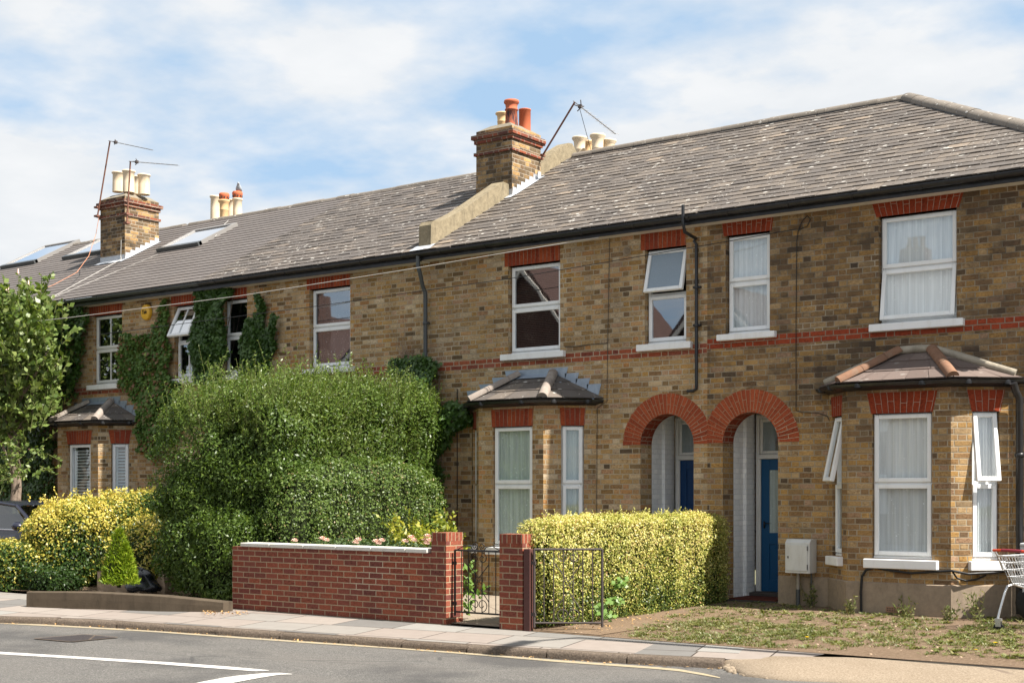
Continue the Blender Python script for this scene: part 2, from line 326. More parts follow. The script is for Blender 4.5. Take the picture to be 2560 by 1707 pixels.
M['paint']=paintm('road_paint',(.50,.48,.45))
M['paintyel']=paintm('faded_yellow_paint',(.30,.25,.165))
M['opptile']=simple('red_roof_tile',(.075,.045,.038),.85,.2,var=.3,scale=5)
M['leafdry']=simple('dry_leaf',(.40,.24,.10),.8,.2,var=.4,scale=9)
def glass(name,refl=.32,tint=(.93,.96,.97)):
    t=NT(name); ge=t.n('ShaderNodeNewGeometry'); dp=t.n('ShaderNodeVectorMath',operation='DOT_PRODUCT'); t.t.links.new(ge.outputs['Normal'],dp.inputs[0]); t.t.links.new(ge.outputs['Incoming'],dp.inputs[1])
    fr=t.math('ADD',.042,t.math('MULTIPLY',t.math('POWER',t.math('SUBTRACT',1,t.math('ABSOLUTE',dp.outputs['Value'])),5),.95))
    nb=t.bump(t.noise(t.map(t.pos(),(1,1,1)),1.3,2),.014,.05)
    gl=t.n('ShaderNodeBsdfGlossy'); gl.inputs['Roughness'].default_value=.015; gl.inputs[0].default_value=(.95,.97,1,1); t.set(gl.inputs['Normal'],nb)
    tr=t.n('ShaderNodeBsdfTransparent'); tr.inputs[0].default_value=(*tint,1)
    k=t.math('ADD',t.math('MULTIPLY',fr,.9),refl,clamp=True)
    mx=t.n('ShaderNodeMixShader'); t.set(mx.inputs[0],k); t.t.links.new(tr.outputs[0],mx.inputs[1]); t.t.links.new(gl.outputs[0],mx.inputs[2])
    return t.done(mx.outputs[0])
M['glass']=glass('window_glass',.10); M['glassdark']=glass('window_glass_reflective',.26,(.6,.66,.7)); M['glassfrost']=simple('frosted_glass',(.20,.26,.32),.25,.6,var=.08,scale=40)
M['glassroof']=glass('roof_glass',.62,(.3,.35,.4)); M['glasscar']=glass('car_glass',.10,(.35,.42,.38))
def curtain(name,col,lace=0.5,opac=.85,fold=30):
    t=NT(name); uv=t.uv(); u,v,_=t.sep(uv)
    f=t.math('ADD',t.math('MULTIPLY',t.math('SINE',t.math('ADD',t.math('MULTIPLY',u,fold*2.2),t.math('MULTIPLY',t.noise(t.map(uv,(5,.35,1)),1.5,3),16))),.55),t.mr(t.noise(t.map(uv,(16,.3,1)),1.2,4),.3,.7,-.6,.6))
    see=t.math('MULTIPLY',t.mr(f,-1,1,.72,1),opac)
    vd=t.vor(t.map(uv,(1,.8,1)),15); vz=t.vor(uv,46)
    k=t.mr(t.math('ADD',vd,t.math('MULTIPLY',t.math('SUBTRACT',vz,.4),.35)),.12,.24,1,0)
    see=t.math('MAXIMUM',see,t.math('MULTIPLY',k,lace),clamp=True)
    c=t.mix(see,(.07,.075,.08),col)  # fold shade and the dark room behind are put into the colour
    return t.done(t.bsdf(c,.95,None,.05))
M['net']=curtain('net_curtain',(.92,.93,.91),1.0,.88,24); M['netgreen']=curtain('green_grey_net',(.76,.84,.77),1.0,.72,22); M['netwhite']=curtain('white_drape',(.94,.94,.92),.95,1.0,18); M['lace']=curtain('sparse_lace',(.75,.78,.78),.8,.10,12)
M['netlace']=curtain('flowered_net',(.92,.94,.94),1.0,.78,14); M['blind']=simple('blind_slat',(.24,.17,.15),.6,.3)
# ---- ground materials
def asphalt():
    t=NT('asphalt'); p=t.pos(); n=t.noise(p,62,5,.85); v=t.vor(p,140)
    c=t.ramp(n,[(.34,(.035,.033,.031)),(.5,(.12,.114,.106)),(.66,(.25,.237,.22))]); c=t.mix(t.mr(t.white(t.map(p,(1,1,1)),'Value'),.985,.99,0,.0),c,(.5,.5,.5))
    vs=t.vor(p,42); c=t.mix(t.math('MULTIPLY',t.mr(vs,.10,.17,1,0),t.mr(t.noise(p,30,2),.45,.55,0,.8)),c,(.30,.285,.27))
    c=t.mix(t.math('MULTIPLY',t.mr(t.noise(t.map(p,(.25,1.3,1),rot=(0,0,.1)),1.1,5,.65),.42,.66,0,1),.45),c,(.15,.137,.123))
    c=t.mix(t.math('MULTIPLY',t.mr(t.noise(t.map(p,loc=(4,0,0)),.55,4,.6),.48,.62,0,1),.6),c,(.05,.049,.05))
    cr=t.vor(t.map(p,(.35,1.2,1)),1.0,'DISTANCE_TO_EDGE'); c=t.mix(t.math('MULTIPLY',t.mr(cr,.004,.012,1,0),t.mr(t.noise(p,1.2,2),.5,.6,0,.6)),c,(.05,.05,.05))
    return t.done(t.bsdf(c,.9,t.bump(t.math('ADD',n,v),.9,.008),.25))
M['asphalt']=asphalt()
def slabs():
    t=NT('paving_slab'); uv=t.uv(); u,v,_=t.sep(t.map(uv,rot=(0,0,R(-6.6))))
    h=.62; vr=t.math('DIVIDE',v,h); row=t.math('FLOOR',vr); vf=t.math('FRACT',vr)
    up=t.math('ADD',t.math('DIVIDE',u,.92),t.math('MULTIPLY',t.white(row,dims='1D'),.9)); uc=t.math('FLOOR',up); uf=t.math('FRACT',up)
    du=t.math('MULTIPLY',t.math('MINIMUM',uf,t.math('SUBTRACT',1,uf)),.92); dv=t.math('MULTIPLY',t.math('MINIMUM',vf,t.math('SUBTRACT',1,vf)),h)
    n=t.noise(uv,22,4,.7); d=t.math('ADD',t.math('MINIMUM',du,dv),t.math('MULTIPLY',t.math('SUBTRACT',n,.5),.008)); mask=t.mr(d,.005,.012,0,1)
    rn=t.white(t.comb(uc,row,1.7))
    c=t.ramp(rn,[(0,(.235,.20,.175)),(.3,(.225,.208,.188)),(.5,(.255,.222,.195)),(.62,(.145,.138,.13)),(.72,(.24,.23,.212)),(.82,(.24,.205,.18)),(.93,(.175,.167,.155))],'CONSTANT')
    c=t.mix(t.math('MULTIPLY',t.mr(t.noise(uv,5,5,.7),.4,.7,0,1),.35),c,t.mix(1,c,(.72,.70,.68),'MULTIPLY'))
    c=t.mix(t.math('MULTIPLY',t.mr(t.noise(uv,120,3),.5,.7,0,1),.25),c,(.18,.16,.14))
    c=t.mix(mask,(.045,.035,.028),c)
    return t.done(t.bsdf(c,.9,t.bump(t.math('ADD',mask,t.math('MULTIPLY',n,.15)),.5,.008),.2))
M['slab']=slabs()
def kerbm():
    t=NT('kerb_granite'); p=t.pos(); r=t.attr('rnd'); n=t.noise(p,45,5,.8)
    c=t.ramp(n,[(.3,(.05,.038,.028)),(.55,(.145,.113,.087)),(.75,(.24,.195,.158))]); c=t.mix(t.mr(r,0,1,0,.5),c,t.mix(1,c,(.7,.68,.66),'MULTIPLY'))
    return t.done(t.bsdf(c,.9,t.bump(n,1,.012),.2))
M['kerb']=kerbm()
def soil():
    t=NT('dry_soil'); p=t.pos(); n=t.noise(p,30,5,.8); b=t.noise(p,2.2,4,.6); v=t.vor(p,55)
    c=t.ramp(n,[(.3,(.085,.056,.036)),(.52,(.165,.115,.076)),(.75,(.27,.20,.14))]); c=t.mix(t.math('MULTIPLY',t.mr(b,.4,.65,0,1),.5),c,(.17,.12,.08))
    c=t.mix(t.math('MULTIPLY',t.mr(v,.12,.2,1,0),t.mr(t.noise(p,12,2),.5,.6,0,.7)),c,(.30,.24,.185))
    return t.done(t.bsdf(c,.95,t.bump(t.math('ADD',n,t.math('MULTIPLY',b,2)),1,.02),.1))
M['soil']=soil()
def conc(name,a,b,sc=70):
    t=NT(name); p=t.pos(); n=t.noise(p,sc,4,.8)
    c=t.mix(t.mr(n,.35,.7,0,1),a,b); c=t.mix(t.math('MULTIPLY',t.mr(t.noise(p,1.6,5,.65),.42,.66,0,1),.4),c,t.mix(1,c,(.72,.68,.64),'MULTIPLY'))
    cr=t.vor(t.map(p,(.5,.9,1)),.9,'DISTANCE_TO_EDGE'); c=t.mix(t.math('MULTIPLY',t.mr(cr,.003,.009,1,0),t.mr(t.noise(p,1.0,2),.5,.55,0,.7)),c,(.12,.09,.07))
    return t.done(t.bsdf(c,.92,t.bump(n,.7,.006),.15))
M['crossover']=conc('sandy_concrete',(.165,.128,.09),(.315,.255,.19),55); M['path']=conc('garden_path_concrete',(.22,.18,.135),(.31,.26,.205)); M['drive']=conc('worn_concrete',(.13,.088,.055),(.215,.155,.105),45)
M['land']=simple('far_ground',(.12,.12,.07),.95,.1,var=.3,scale=1)
# ---- foliage
def leafm(name,stops,trans=.35,gloss=.35,sun=None,rough=.4):
    t=NT(name); r=t.attr('rnd'); c=t.ramp(r,stops)
    p=t.pos(); c=t.mix(t.math('MULTIPLY',t.mr(t.noise(p,1.6,3),.38,.66,0,1),.45),c,t.mix(1,c,(.62,.72,.6),'MULTIPLY'))
    b=t.bsdf(c,rough,None,gloss)
    tl=t.n('ShaderNodeBsdfTranslucent'); t.set(tl.inputs[0],t.mix(1,c,(1.25,1.25,.6),'MULTIPLY'))
    mx=t.n('ShaderNodeMixShader'); mx.inputs[0].default_value=trans; t.t.links.new(b,mx.inputs[1]); t.t.links.new(tl.outputs[0],mx.inputs[2])
    return t.done(mx.outputs[0])
M['privet']=leafm('privet_leaf',[(0,(.042,.08,.013)),(.5,(.095,.152,.026)),(.85,(.165,.22,.048)),(1,(.30,.32,.10))])
M['clipped']=leafm('clipped_leaf',[(0,(.05,.092,.018)),(.6,(.12,.18,.038)),(.92,(.20,.26,.075)),(1,(.36,.28,.14))])
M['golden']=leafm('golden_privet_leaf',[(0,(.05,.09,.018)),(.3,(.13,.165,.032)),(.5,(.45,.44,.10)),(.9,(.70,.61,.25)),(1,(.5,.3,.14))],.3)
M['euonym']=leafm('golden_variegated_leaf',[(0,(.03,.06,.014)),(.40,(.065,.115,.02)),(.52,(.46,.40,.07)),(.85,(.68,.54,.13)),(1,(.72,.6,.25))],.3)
M['greenpriv']=leafm('dark_privet_leaf',[(0,(.02,.048,.012)),(.7,(.045,.085,.02)),(1,(.12,.15,.05))])
M['conifer']=leafm('bright_conifer_spray',[(0,(.10,.17,.012)),(.6,(.19,.27,.02)),(1,(.34,.38,.04))],.3,.15)
M['treeleaf']=leafm('tree_leaf',[(0,(.075,.125,.028)),(.6,(.16,.22,.055)),(1,(.28,.32,.11))],.35,.4)
M['ivy']=leafm('ivy_leaf',[(0,(.03,.068,.014)),(.7,(.075,.145,.028)),(.95,(.13,.21,.05)),(1,(.32,.36,.13))],.25,.45)
M['ivyred']=leafm('turning_creeper_leaf',[(0,(.06,.12,.025)),(.66,(.13,.22,.045)),(.74,(.24,.12,.06)),(.84,(.26,.14,.08)),(.92,(.34,.42,.11)),(1,(.5,.55,.18))],.25,.3)
M['yelgreen']=leafm('yellow_green_leaf',[(0,(.10,.15,.014)),(.6,(.28,.29,.03)),(1,(.44,.40,.07))],.35)
M['roseleaf']=leafm('rose_leaf',[(0,(.04,.08,.025)),(1,(.12,.17,.07))])
M['weed']=leafm('weed_leaf',[(0,(.075,.09,.028)),(.4,(.135,.155,.05)),(.7,(.22,.22,.09)),(1,(.34,.28,.16))],.3,.2)
M['mallow']=leafm('mallow_leaf',[(0,(.14,.25,.05)),(1,(.24,.36,.10))],.35)
def nz(p,f,s=0.0):
    x,y,z=p[:,0]*f+s,p[:,1]*f+1.7*s,p[:,2]*f+2.3*s
    return (np.sin(x*1.7+np.sin(y*2.1+s))+np.sin(y*1.9+np.sin(z*1.6+x*.7))+np.sin(z*2.3+np.sin(x*1.3+y*.5)))/3
def unit(v): return v/np.maximum(np.linalg.norm(v,axis=1,keepdims=True),1e-9)
def leafdata(P,Nn,size,aspect=.5,dirs=None,droop=.0,fold=.12):
    n=len(P); Nn=unit(Nn)
    t=rng.normal(size=(n,3)) if dirs is None else dirs+rng.normal(size=(n,3))*.25
    t=t-Nn*np.sum(t*Nn,axis=1,keepdims=True); t=unit(t); t[:,2]-=droop; t=unit(t)
    b=unit(np.cross(Nn,t)); size=np.broadcast_to(size,(n,)).reshape(n,1)
    w=size*aspect*.5
    v=np.stack([P,P+t*size*.45+b*w+Nn*w*fold*2,P+t*size,P+t*size*.45-b*w+Nn*w*fold*2],axis=1)
    return v
def leafobj(name,V,rnd,mat,parent):
    n=len(V); off=np.array(WL[parent]) if parent is not None else V.reshape(-1,3).mean(0)*np.array([1,1,0])
    me=bpy.data.meshes.new(name); me.vertices.add(n*4); me.vertices.foreach_set('co',(V.reshape(-1,3)-off).ravel().astype(np.float32))
    me.loops.add(n*4); me.loops.foreach_set('vertex_index',np.arange(n*4,dtype=np.int32))
    me.polygons.add(n); me.polygons.foreach_set('loop_start',np.arange(0,n*4,4,dtype=np.int32))
    me.update(calc_edges=True); a=me.attributes.new('rnd','FLOAT','FACE'); a.data.foreach_set('value',np.clip(rnd,0,1).astype(np.float32))
    me.materials.append(mat); o=bpy.data.objects.new(name,me); link(o,parent)
    if parent is None: o.location=Vector(off); WL[o]=Vector(off)
    return o
def blob(c,r,p,n,faces='all'):
    """points + normals on a rounded box (superellipsoid)"""
    r=np.array(r,float); c=np.array(c,float)
    ar=np.array([r[1]*r[2],r[1]*r[2],r[0]*r[2],r[0]*r[2],r[0]*r[1],r[0]*r[1]*.15]); k=rng.choice(6,size=n,p=ar/ar.sum())
    q=rng.uniform(-1,1,(n,3)); ax=np.array([0,0,1,1,2,2])[k]; sg=np.array([1,-1,1,-1,1,-1])[k]; q[np.arange(n),ax]=sg
    L=(np.abs(q)**p).sum(1)**(1/p); q=q/L[:,None]
    nn=unit(np.sign(q)*np.abs(q)**(p-1)/r); return c+q*r,nn
def corepoly(mb,c,r,p,seg=20,zmin=0.0):  # solid dark body standing in for the shaded inside of a shrub
    rows=[]
    for i in range(9):
        ph=-math.pi/2+math.pi*i/8; row=[]
        for j in range(seg):
            a=2*math.pi*j/seg; d=np.array([math.cos(ph)*math.cos(a),math.cos(ph)*math.sin(a),math.sin(ph)]); d=d/((np.abs(d)**p).sum()**(1/p))
            w=np.array(c)+d*np.array(r); row.append((w[0],w[1],max(w[2],zmin)))
        rows.append(row)
    mb.grid(rows,True,True)
def shell(c,r,p,n,size,aspect,depth=.22,clump=.10,cf=3.2,spread=.75,seed=0,droop=0,up=.25):
    P,N_=blob(c,r,p,n); k=nz(P,cf,seed)+.6*nz(P,cf*2.3,seed+4)
    dep=rng.exponential(depth*.4,n); dep=np.minimum(dep,depth*2)
    P=P+N_*(k*clump)[:,None]-N_*dep[:,None]+rng.normal(size=(n,3))*.02
    nn=N_+rng.normal(size=(n,3))*spread; nn[:,2]+=up
    V=leafdata(P,nn,size*rng.uniform(.65,1.25,n),aspect,droop=droop); ok=P[:,2]>.02
    return V[ok],P[ok],dep[ok]
# ------------------------------------------------------------ setting
GR=thing  # alias
def sheet(name,poly,z,mat,kind='structure'):
    mb=MB(); mb.face([(p[0],p[1],z if len(p)<3 else p[2]) for p in poly]); o=build(name,mb,mat); o['kind']=kind; return o
sheet('ground',[(-160,-120),(120,-120),(120,160),(-160,160)],-.30,M['land'])
KT=[(0,1541.7),(200,1546.8),(400,1560),(619,1574),(1000,1601),(1560,1637.6),(1812,1650)]
kerb=[gnd(x,y,-.05) for x,y in KT]
d0=(kerb[1]-kerb[0]); kerb=[kerb[0]-d0.normalized()*14+Vector((0,-1.2,0))]+kerb
ROADZ=-.135
sheet('road',[(-70,-40),(60,-40),(60,-4.6),(-70,-4.6)],ROADZ,M['asphalt'])
# pavement (back line at the garden walls)
back=[Vector((kerb[0].x-2,-4.55,-.01))]+[Vector((k.x-.15,-4.45 if k.x>-15 else -4.6,0)) for k in kerb[1:]]
mb=MB()
lo=[k+Vector((.02,.13,.0)) for k in kerb]
for k in range(len(kerb)-1): mb.face([lo[k],lo[k+1],back[k+1],back[k]])
mb.face([lo[-1],lo[-1]+Vector((.55,.12,0)),Vector((-5.6,-4.45,0)),back[-1]])
build('pavement',mb,M['slab'])['kind']='structure'
# kerb stones
mb=MB(); pts=[]
for a,b in zip(kerb[:-1],kerb[1:]): pts.append((a,b,(b-a).length))
tot=sum(p[2] for p in pts)
def along(s):
    for a,b,l in pts:
        if s<=l: return a+(b-a)*(s/l),(b-a).normalized()
        s-=l
    return pts[-1][1],(pts[-1][1]-pts[-1][0]).normalized()
s=0.0
while s<tot-.1:
    L=min(random.uniform(.75,1.05),tot-s); a,_=along(s+.008); b,d=along(s+L-.008); n=Vector((-d.y,d.x,0)); q=random.uniform(-.006,.006); rr=random.random()
    rows=[]
    m=7
    for k in range(m):
        p=a+(b-a)*k/(m-1); e=.022*(k in(0,m-1)); j=[random.uniform(-.006,.006) for _ in range(4)]
        rows.append([p+n*(e*.4-.004)+Vector((0,0,ROADZ-.06-p.z)),p+n*(j[0]+e*.4)+Vector((0,0,-.045+q)),p+n*(.012+j[1])+Vector((0,0,-.016+q-e*.3)),p+n*(.035)+Vector((0,0,q+j[3]*.4-e*.3)),p+n*.135+Vector((0,0,q+.002)),p+n*.135+Vector((0,0,-.25))])
    mb.grid(rows,False,True,rr); mb.face(rows[0],rr); mb.face(rows[-1],rr)
    s+=L
build('kerb',mb,M['kerb'])['kind']='structure'
# dropped crossover at the right
e0=kerb[-1]
cf=[gnd(1806,1664,-.12),gnd(1834,1672,-.122),gnd(1862,1688,-.128),gnd(1960,1699,-.13),gnd(2120,1705,-.13),gnd(2330,1716,-.13),gnd(2900,1745,-.13)]
cb=[e0+Vector((-.03,.16,-.004)),e0+Vector((.10,.20,.0)),e0+Vector((.25,.35,.01)),Vector((-5.95,-4.95,.0)),Vector((-5.3,-4.6,.002)),Vector((-4.4,-4.45,.002)),Vector((-1.5,-4.4,.002))]
mb=MB(); rows=[]
for a,b in zip(cf,cb):
    rows.append([a+Vector((0,-.01,-.06)),a]+[a+(b-a)*t+Vector((0,0,.03*math.sin(math.pi*t))) for t in (.12,.3,.5,.7,.85,1)])
mb.grid(rows,False,True); build('dropped_crossover',mb,M['crossover'])['kind']='structure'
mb=MB()
for k in range(26):
    t=k/25; q=cf[0].lerp(cf[2],min(1,t*1.3)) if t<.77 else cf[2].lerp(cf[3],(t-.77)/.23); q=q+Vector((random.uniform(-.05,.05),random.uniform(-.03,.03),0)); r=random.uniform(.015,.05)*(1.3-t)
    mb.lathe((q.x,q.y,-.135),[(r,0),(r*.9,r*.5),(r*.4,r*.8),(0.001,r*.85)],6)
o=build('broken_concrete_edge',mb,M['crossover']); tag(o,kind='structure')
sheet('front_yard_soil',[(-9.45,-4.46,0.004),(-1.0,-4.46,0.004),(-1.0,.3,.075),(-9.45,.3,.075)],0,M['soil'])
sheet('entrance_path',[(-9.2,-4.40,.012),(-8.35,-4.40,.012),(-8.1,-1.2,.055),(-8.1,.35,.085),(-9.2,.35,.085)],0,M['drive'])
sheet('garden_path',[(-14.4,-4.4),(-9.7,-4.4),(-9.7,.3),(-14.4,.3)],.02,M['path'])
sheet('garden_soil',[(-34,-4.62),(-14.45,-4.4),(-14.45,.2),(-34,.2)],.03,M['soil'])
# road markings
def strip(name,pl,mat,z,kind=None):
    mb=MB(); mb.grid([[gnd(a[0],a[1],z),gnd(a[0],a[2],z)] for a in pl],False,False); o=build(name,mb,mat); o['kind']='structure'; return o
strip('white_road_line',[(-300,1609,1614),(0,1628,1634),(200,1640,1646),(400,1652.5,1659),(560,1664,1671),(640,1671,1676.5),(672,1674,1675)],M['paint'],ROADZ+.005)
strip('white_road_line',[(380,1730,1762),(500,1704,1728),(560,1692.5,1710),(600,1687,1702),(660,1681.5,1691),(700,1680.5,1685),(730,1683.2,1684.4)],M['paint'],ROADZ+.005)
strip('yellow_road_line',[(-300,1541,1545),(0,1554,1558),(200,1564.5,1568),(400,1576.5,1580),(619,1592,1596),(800,1604.5,1608.5),(1000,1617.5,1621.5),(1200,1633,1637),(1400,1649,1654),(1500,1656,1661),(1640,1666,1671),(1700,1671.5,1677),(1760,1682,1687),(1800,1691.5,1694)],M['paintyel'],ROADZ+.005)
mb=MB(); q=[gnd(*p,ROADZ+.008) for p in ((88,1595),(210,1585),(292,1592.5),(178,1603))]; mb.face(q); mb2=MB()
o=build('manhole_cover',mb,M['manhole']); tag(o,'dark metal manhole cover set in the grey road','manhole cover')
mb=MB()
for a,b,t in ((0,1,.03),(1,2,.03),(2,3,.03),(3,0,.03)):
    d=(q[b]-q[a]).normalized(); n=Vector((-d.y,d.x,0))*t; up=Vector((0,0,.003)); mb.face([q[a]+up,q[b]+up,q[b]+n+up,q[a]+n+up])
m1,m2=q[1].lerp(q[2],.32),q[0].lerp(q[3],1.0); m2=q[3].lerp(q[2],.36); d=(m2-m1).normalized()*1; n=Vector((-d.y,d.x,0))*.02; up=Vector((0,0,.003)); mb.face([m1+up,m2+up,m2+n+up,m1+n+up])
build('cover_rim',mb,M['kerb'],o)
# ------------------------------------------------------------ walls with openings
class Plane:
    def __init__(s,o,t,n): s.o=Vector(o); s.t=Vector(t).normalized(); s.n=Vector(n).normalized()
    def p(s,u,z,d=0): return s.o+s.t*u+Vector((0,0,z))+s.n*d
def wall_faces(mb,pl,u0,u1,z0,z1,holes,depth=.12,m=0,d=0.0):
    us=sorted({u0,u1,*[h[0] for h in holes],*[h[1] for h in holes]}); zs=sorted({z0,z1,*[h[2] for h in holes],*[h[3] for h in holes]})
    for i in range(len(us)-1):
        for j in range(len(zs)-1):
            uc,zc=(us[i]+us[i+1])/2,(zs[j]+zs[j+1])/2
            if any(h[0]<uc<h[1] and h[2]<zc<h[3] for h in holes): continue
            mb.face([pl.p(us[i],zs[j],d),pl.p(us[i+1],zs[j],d),pl.p(us[i+1],zs[j+1],d),pl.p(us[i],zs[j+1],d)],m=m)
    for h in holes:
        if len(h)>4 and h[4]=='arch': continue
        a,b,c,e=h[:4]
        for q in (((a,c),(a,e)),((b,e),(b,c)),((a,e),(b,e)),((b,c),(a,c))):
            mb.face([pl.p(*q[0],d),pl.p(*q[1],d),pl.p(*q[1],d-depth),pl.p(*q[0],d-depth)],m=m)
def fbox(mb,pl,u0,u1,z0,z1,d0,d1,T=None,m=0,c=0):
    M_=Matrix((( pl.t.x,pl.n.x,0,pl.o.x),(pl.t.y,pl.n.y,0,pl.o.y),(0,0,1,pl.o.z),(0,0,0,1)))
    if T is not None: M_=M_@T
    mb.box((u0,d0,z0),(u1,d1,z1),M_,m=m,rnd=.5,c=c)
def frame_ring(mb,pl,u0,u1,z0,z1,w,d0,d1,T=None,c=.006):
    fbox(mb,pl,u0,u0+w,z0,z1,d0,d1,T,c=c); fbox(mb,pl,u1-w,u1,z0,z1,d0,d1,T,c=c)
    fbox(mb,pl,u0+w,u1-w,z0,z0+w,d0,d1-.001,T,c=c); fbox(mb,pl,u0+w,u1-w,z1-w,z1,d0,d1-.001,T,c=c)
def window(par,pl,u0,u1,z0,z1,zm,label=None,topa=0,bota=0,cur=None,bars=False,gl='glass',gl2=None,sill=True,fm='upvc',sillext=.11,sillh=.10,dep=.10,sillm='sill',curtop=None,shut=False):
    """two-light window; topa/bota open a light outwards about its top edge"""
    mb=MB(); d=-dep
    frame_ring(mb,pl,u0,u1,z0,z1,.045,d-.06,d)
    fbox(mb,pl,u0+.045,u1-.045,zm-.025,zm+.025,d-.06,d-.002,c=.005)
    fbox(mb,pl,u0,u1,z0-.035,z0,d-.06,d+.015,c=.005)
    w=build('window',mb,M[fm],par,label)
    for k,(a,b,ang,g) in enumerate(((zm+.014,z1-.012,topa,gl),(z0+.012,zm-.014,bota,gl2 or gl))):
        T=None
        if ang: T=Matrix.Translation((0,d+.02,b))@Matrix.Rotation(R(ang),4,'X')@Matrix.Translation((0,-d-.02,-b))
        mb=MB(); frame_ring(mb,pl,u0+.02,u1-.02,a,b,.055,d-.03,d+.028,T)
        if bars: fbox(mb,pl,(u0+u1)/2-.012,(u0+u1)/2+.012,a+.055,b-.055,d-.005,d+.016,T)
        sname='sash'; o=build(sname,mb,M[fm],w)
        if ang: o['label']='white sash tilted open outwards'
        mb=MB(); M_=Matrix(((pl.t.x,pl.n.x,0,pl.o.x),(pl.t.y,pl.n.y,0,pl.o.y),(0,0,1,pl.o.z),(0,0,0,1)))@(T or Matrix())
        mb.face([M_@Vector(p) for p in ((u0+.07,d+.004,a+.05),(u1-.07,d+.004,a+.05),(u1-.07,d+.004,b-.05),(u0+.07,d+.004,b-.05))]); build('glass',mb,M[g],w)
        if cur and not (shut):
            cm=cur if isinstance(cur,str) else cur[k]
            if cm:
                n=36; rows=[]
                for q in range(n+1):
                    u=u0+.03+(u1-u0-.06)*q/n; dd=d-.07+.012*math.sin(q*1.25)+.006*math.sin(q*.53+1); rows.append([pl.p(u,a-.02,dd),pl.p(u,b+.02,dd)])
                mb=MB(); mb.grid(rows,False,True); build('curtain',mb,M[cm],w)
        if shut:
            mb=MB(); z=a+.07
            fbox(mb,pl,u0+.06,u0+.10,a+.02,b-.02,d-.10,d-.06); fbox(mb,pl,u1-.10,u1-.06,a+.02,b-.02,d-.10,d-.06)
            while z<b-.07:
                T2=Matrix.Translation((0,d-.08,z))@Matrix.Rotation(R(-28),4,'X')@Matrix.Translation((0,-d+.08,-z))
                fbox(mb,pl,u0+.10,u1-.10,z-.004,z+.004,d-.112,d-.048,T2); z+=.062
            build('shutter',mb,M['slatwhite'],w)
    # dark room box behind
    mb=MB(); B=d-.9
    for q in (((u0,z0),(u0,z1)),((u1,z1),(u1,z0)),((u0,z1),(u1,z1)),((u1,z0),(u0,z0))):
        mb.face([pl.p(*q[0],d-.059),pl.p(*q[1],d-.059),pl.p(*q[1],B),pl.p(*q[0],B)])
    mb.face([pl.p(u0,z0,B),pl.p(u1,z0,B),pl.p(u1,z1,B),pl.p(u0,z1,B)]); build('room_lining',mb,M['inside'],w)
    if sill:
        mb=MB(); fbox(mb,pl,u0-sillext,u1+sillext,z0-.035-sillh,z0-.036,0.002-.02,.085,c=.008); fbox(mb,pl,u0+.004,u1-.004,z0-.06,z0-.036,d-.05,-.019,c=0); build('sill',mb,M[sillm],w)
    return w
def lintel(par,pl,u0,u1,z0,z1,mat,flare=0.0,d=.004):
    mb=MB(); a=[(u0,z0),(u1,z0),(u1+flare,z1),(u0-flare,z1)]
    cu=(u0+u1)/2
    uvf=[(q[0]-(q[0]-cu)*(0 if q[1]==z0 else (flare*2/(u1-u0+2*flare)))*.0,q[1]) for q in a]
    n=max(4,int((u1-u0)/.074)); 
    for k in range(n):
        t0,t1=k/n,(k+1)/n
        def P(t,top): 
            lo_=u0+(u1-u0)*t; hi=(u0-flare)+(u1-u0+2*flare)*t; return hi if top else lo_
        f=[(P(t0,0),z0),(P(t1,0),z0),(P(t1,1),z1),(P(t0,1),z1)]
        mb.face([pl.p(*q,d) for q in f],uv=[(.0745*(k+(1 if i in(1,2) else 0)),f[i][1]-z0) for i in range(4)])
    mb.face([pl.p(u0,z0,d),pl.p(u0,z0,-.12),pl.p(u1,z0,-.12),pl.p(u1,z0,d)],uv=[(0,0),(0,.12),(u1-u0,.12),(u1-u0,0)])
    return build('brick_lintel',mb,M[mat],par)
FAC=Plane((0,0,0),(1,0,0),(0,-1,0))
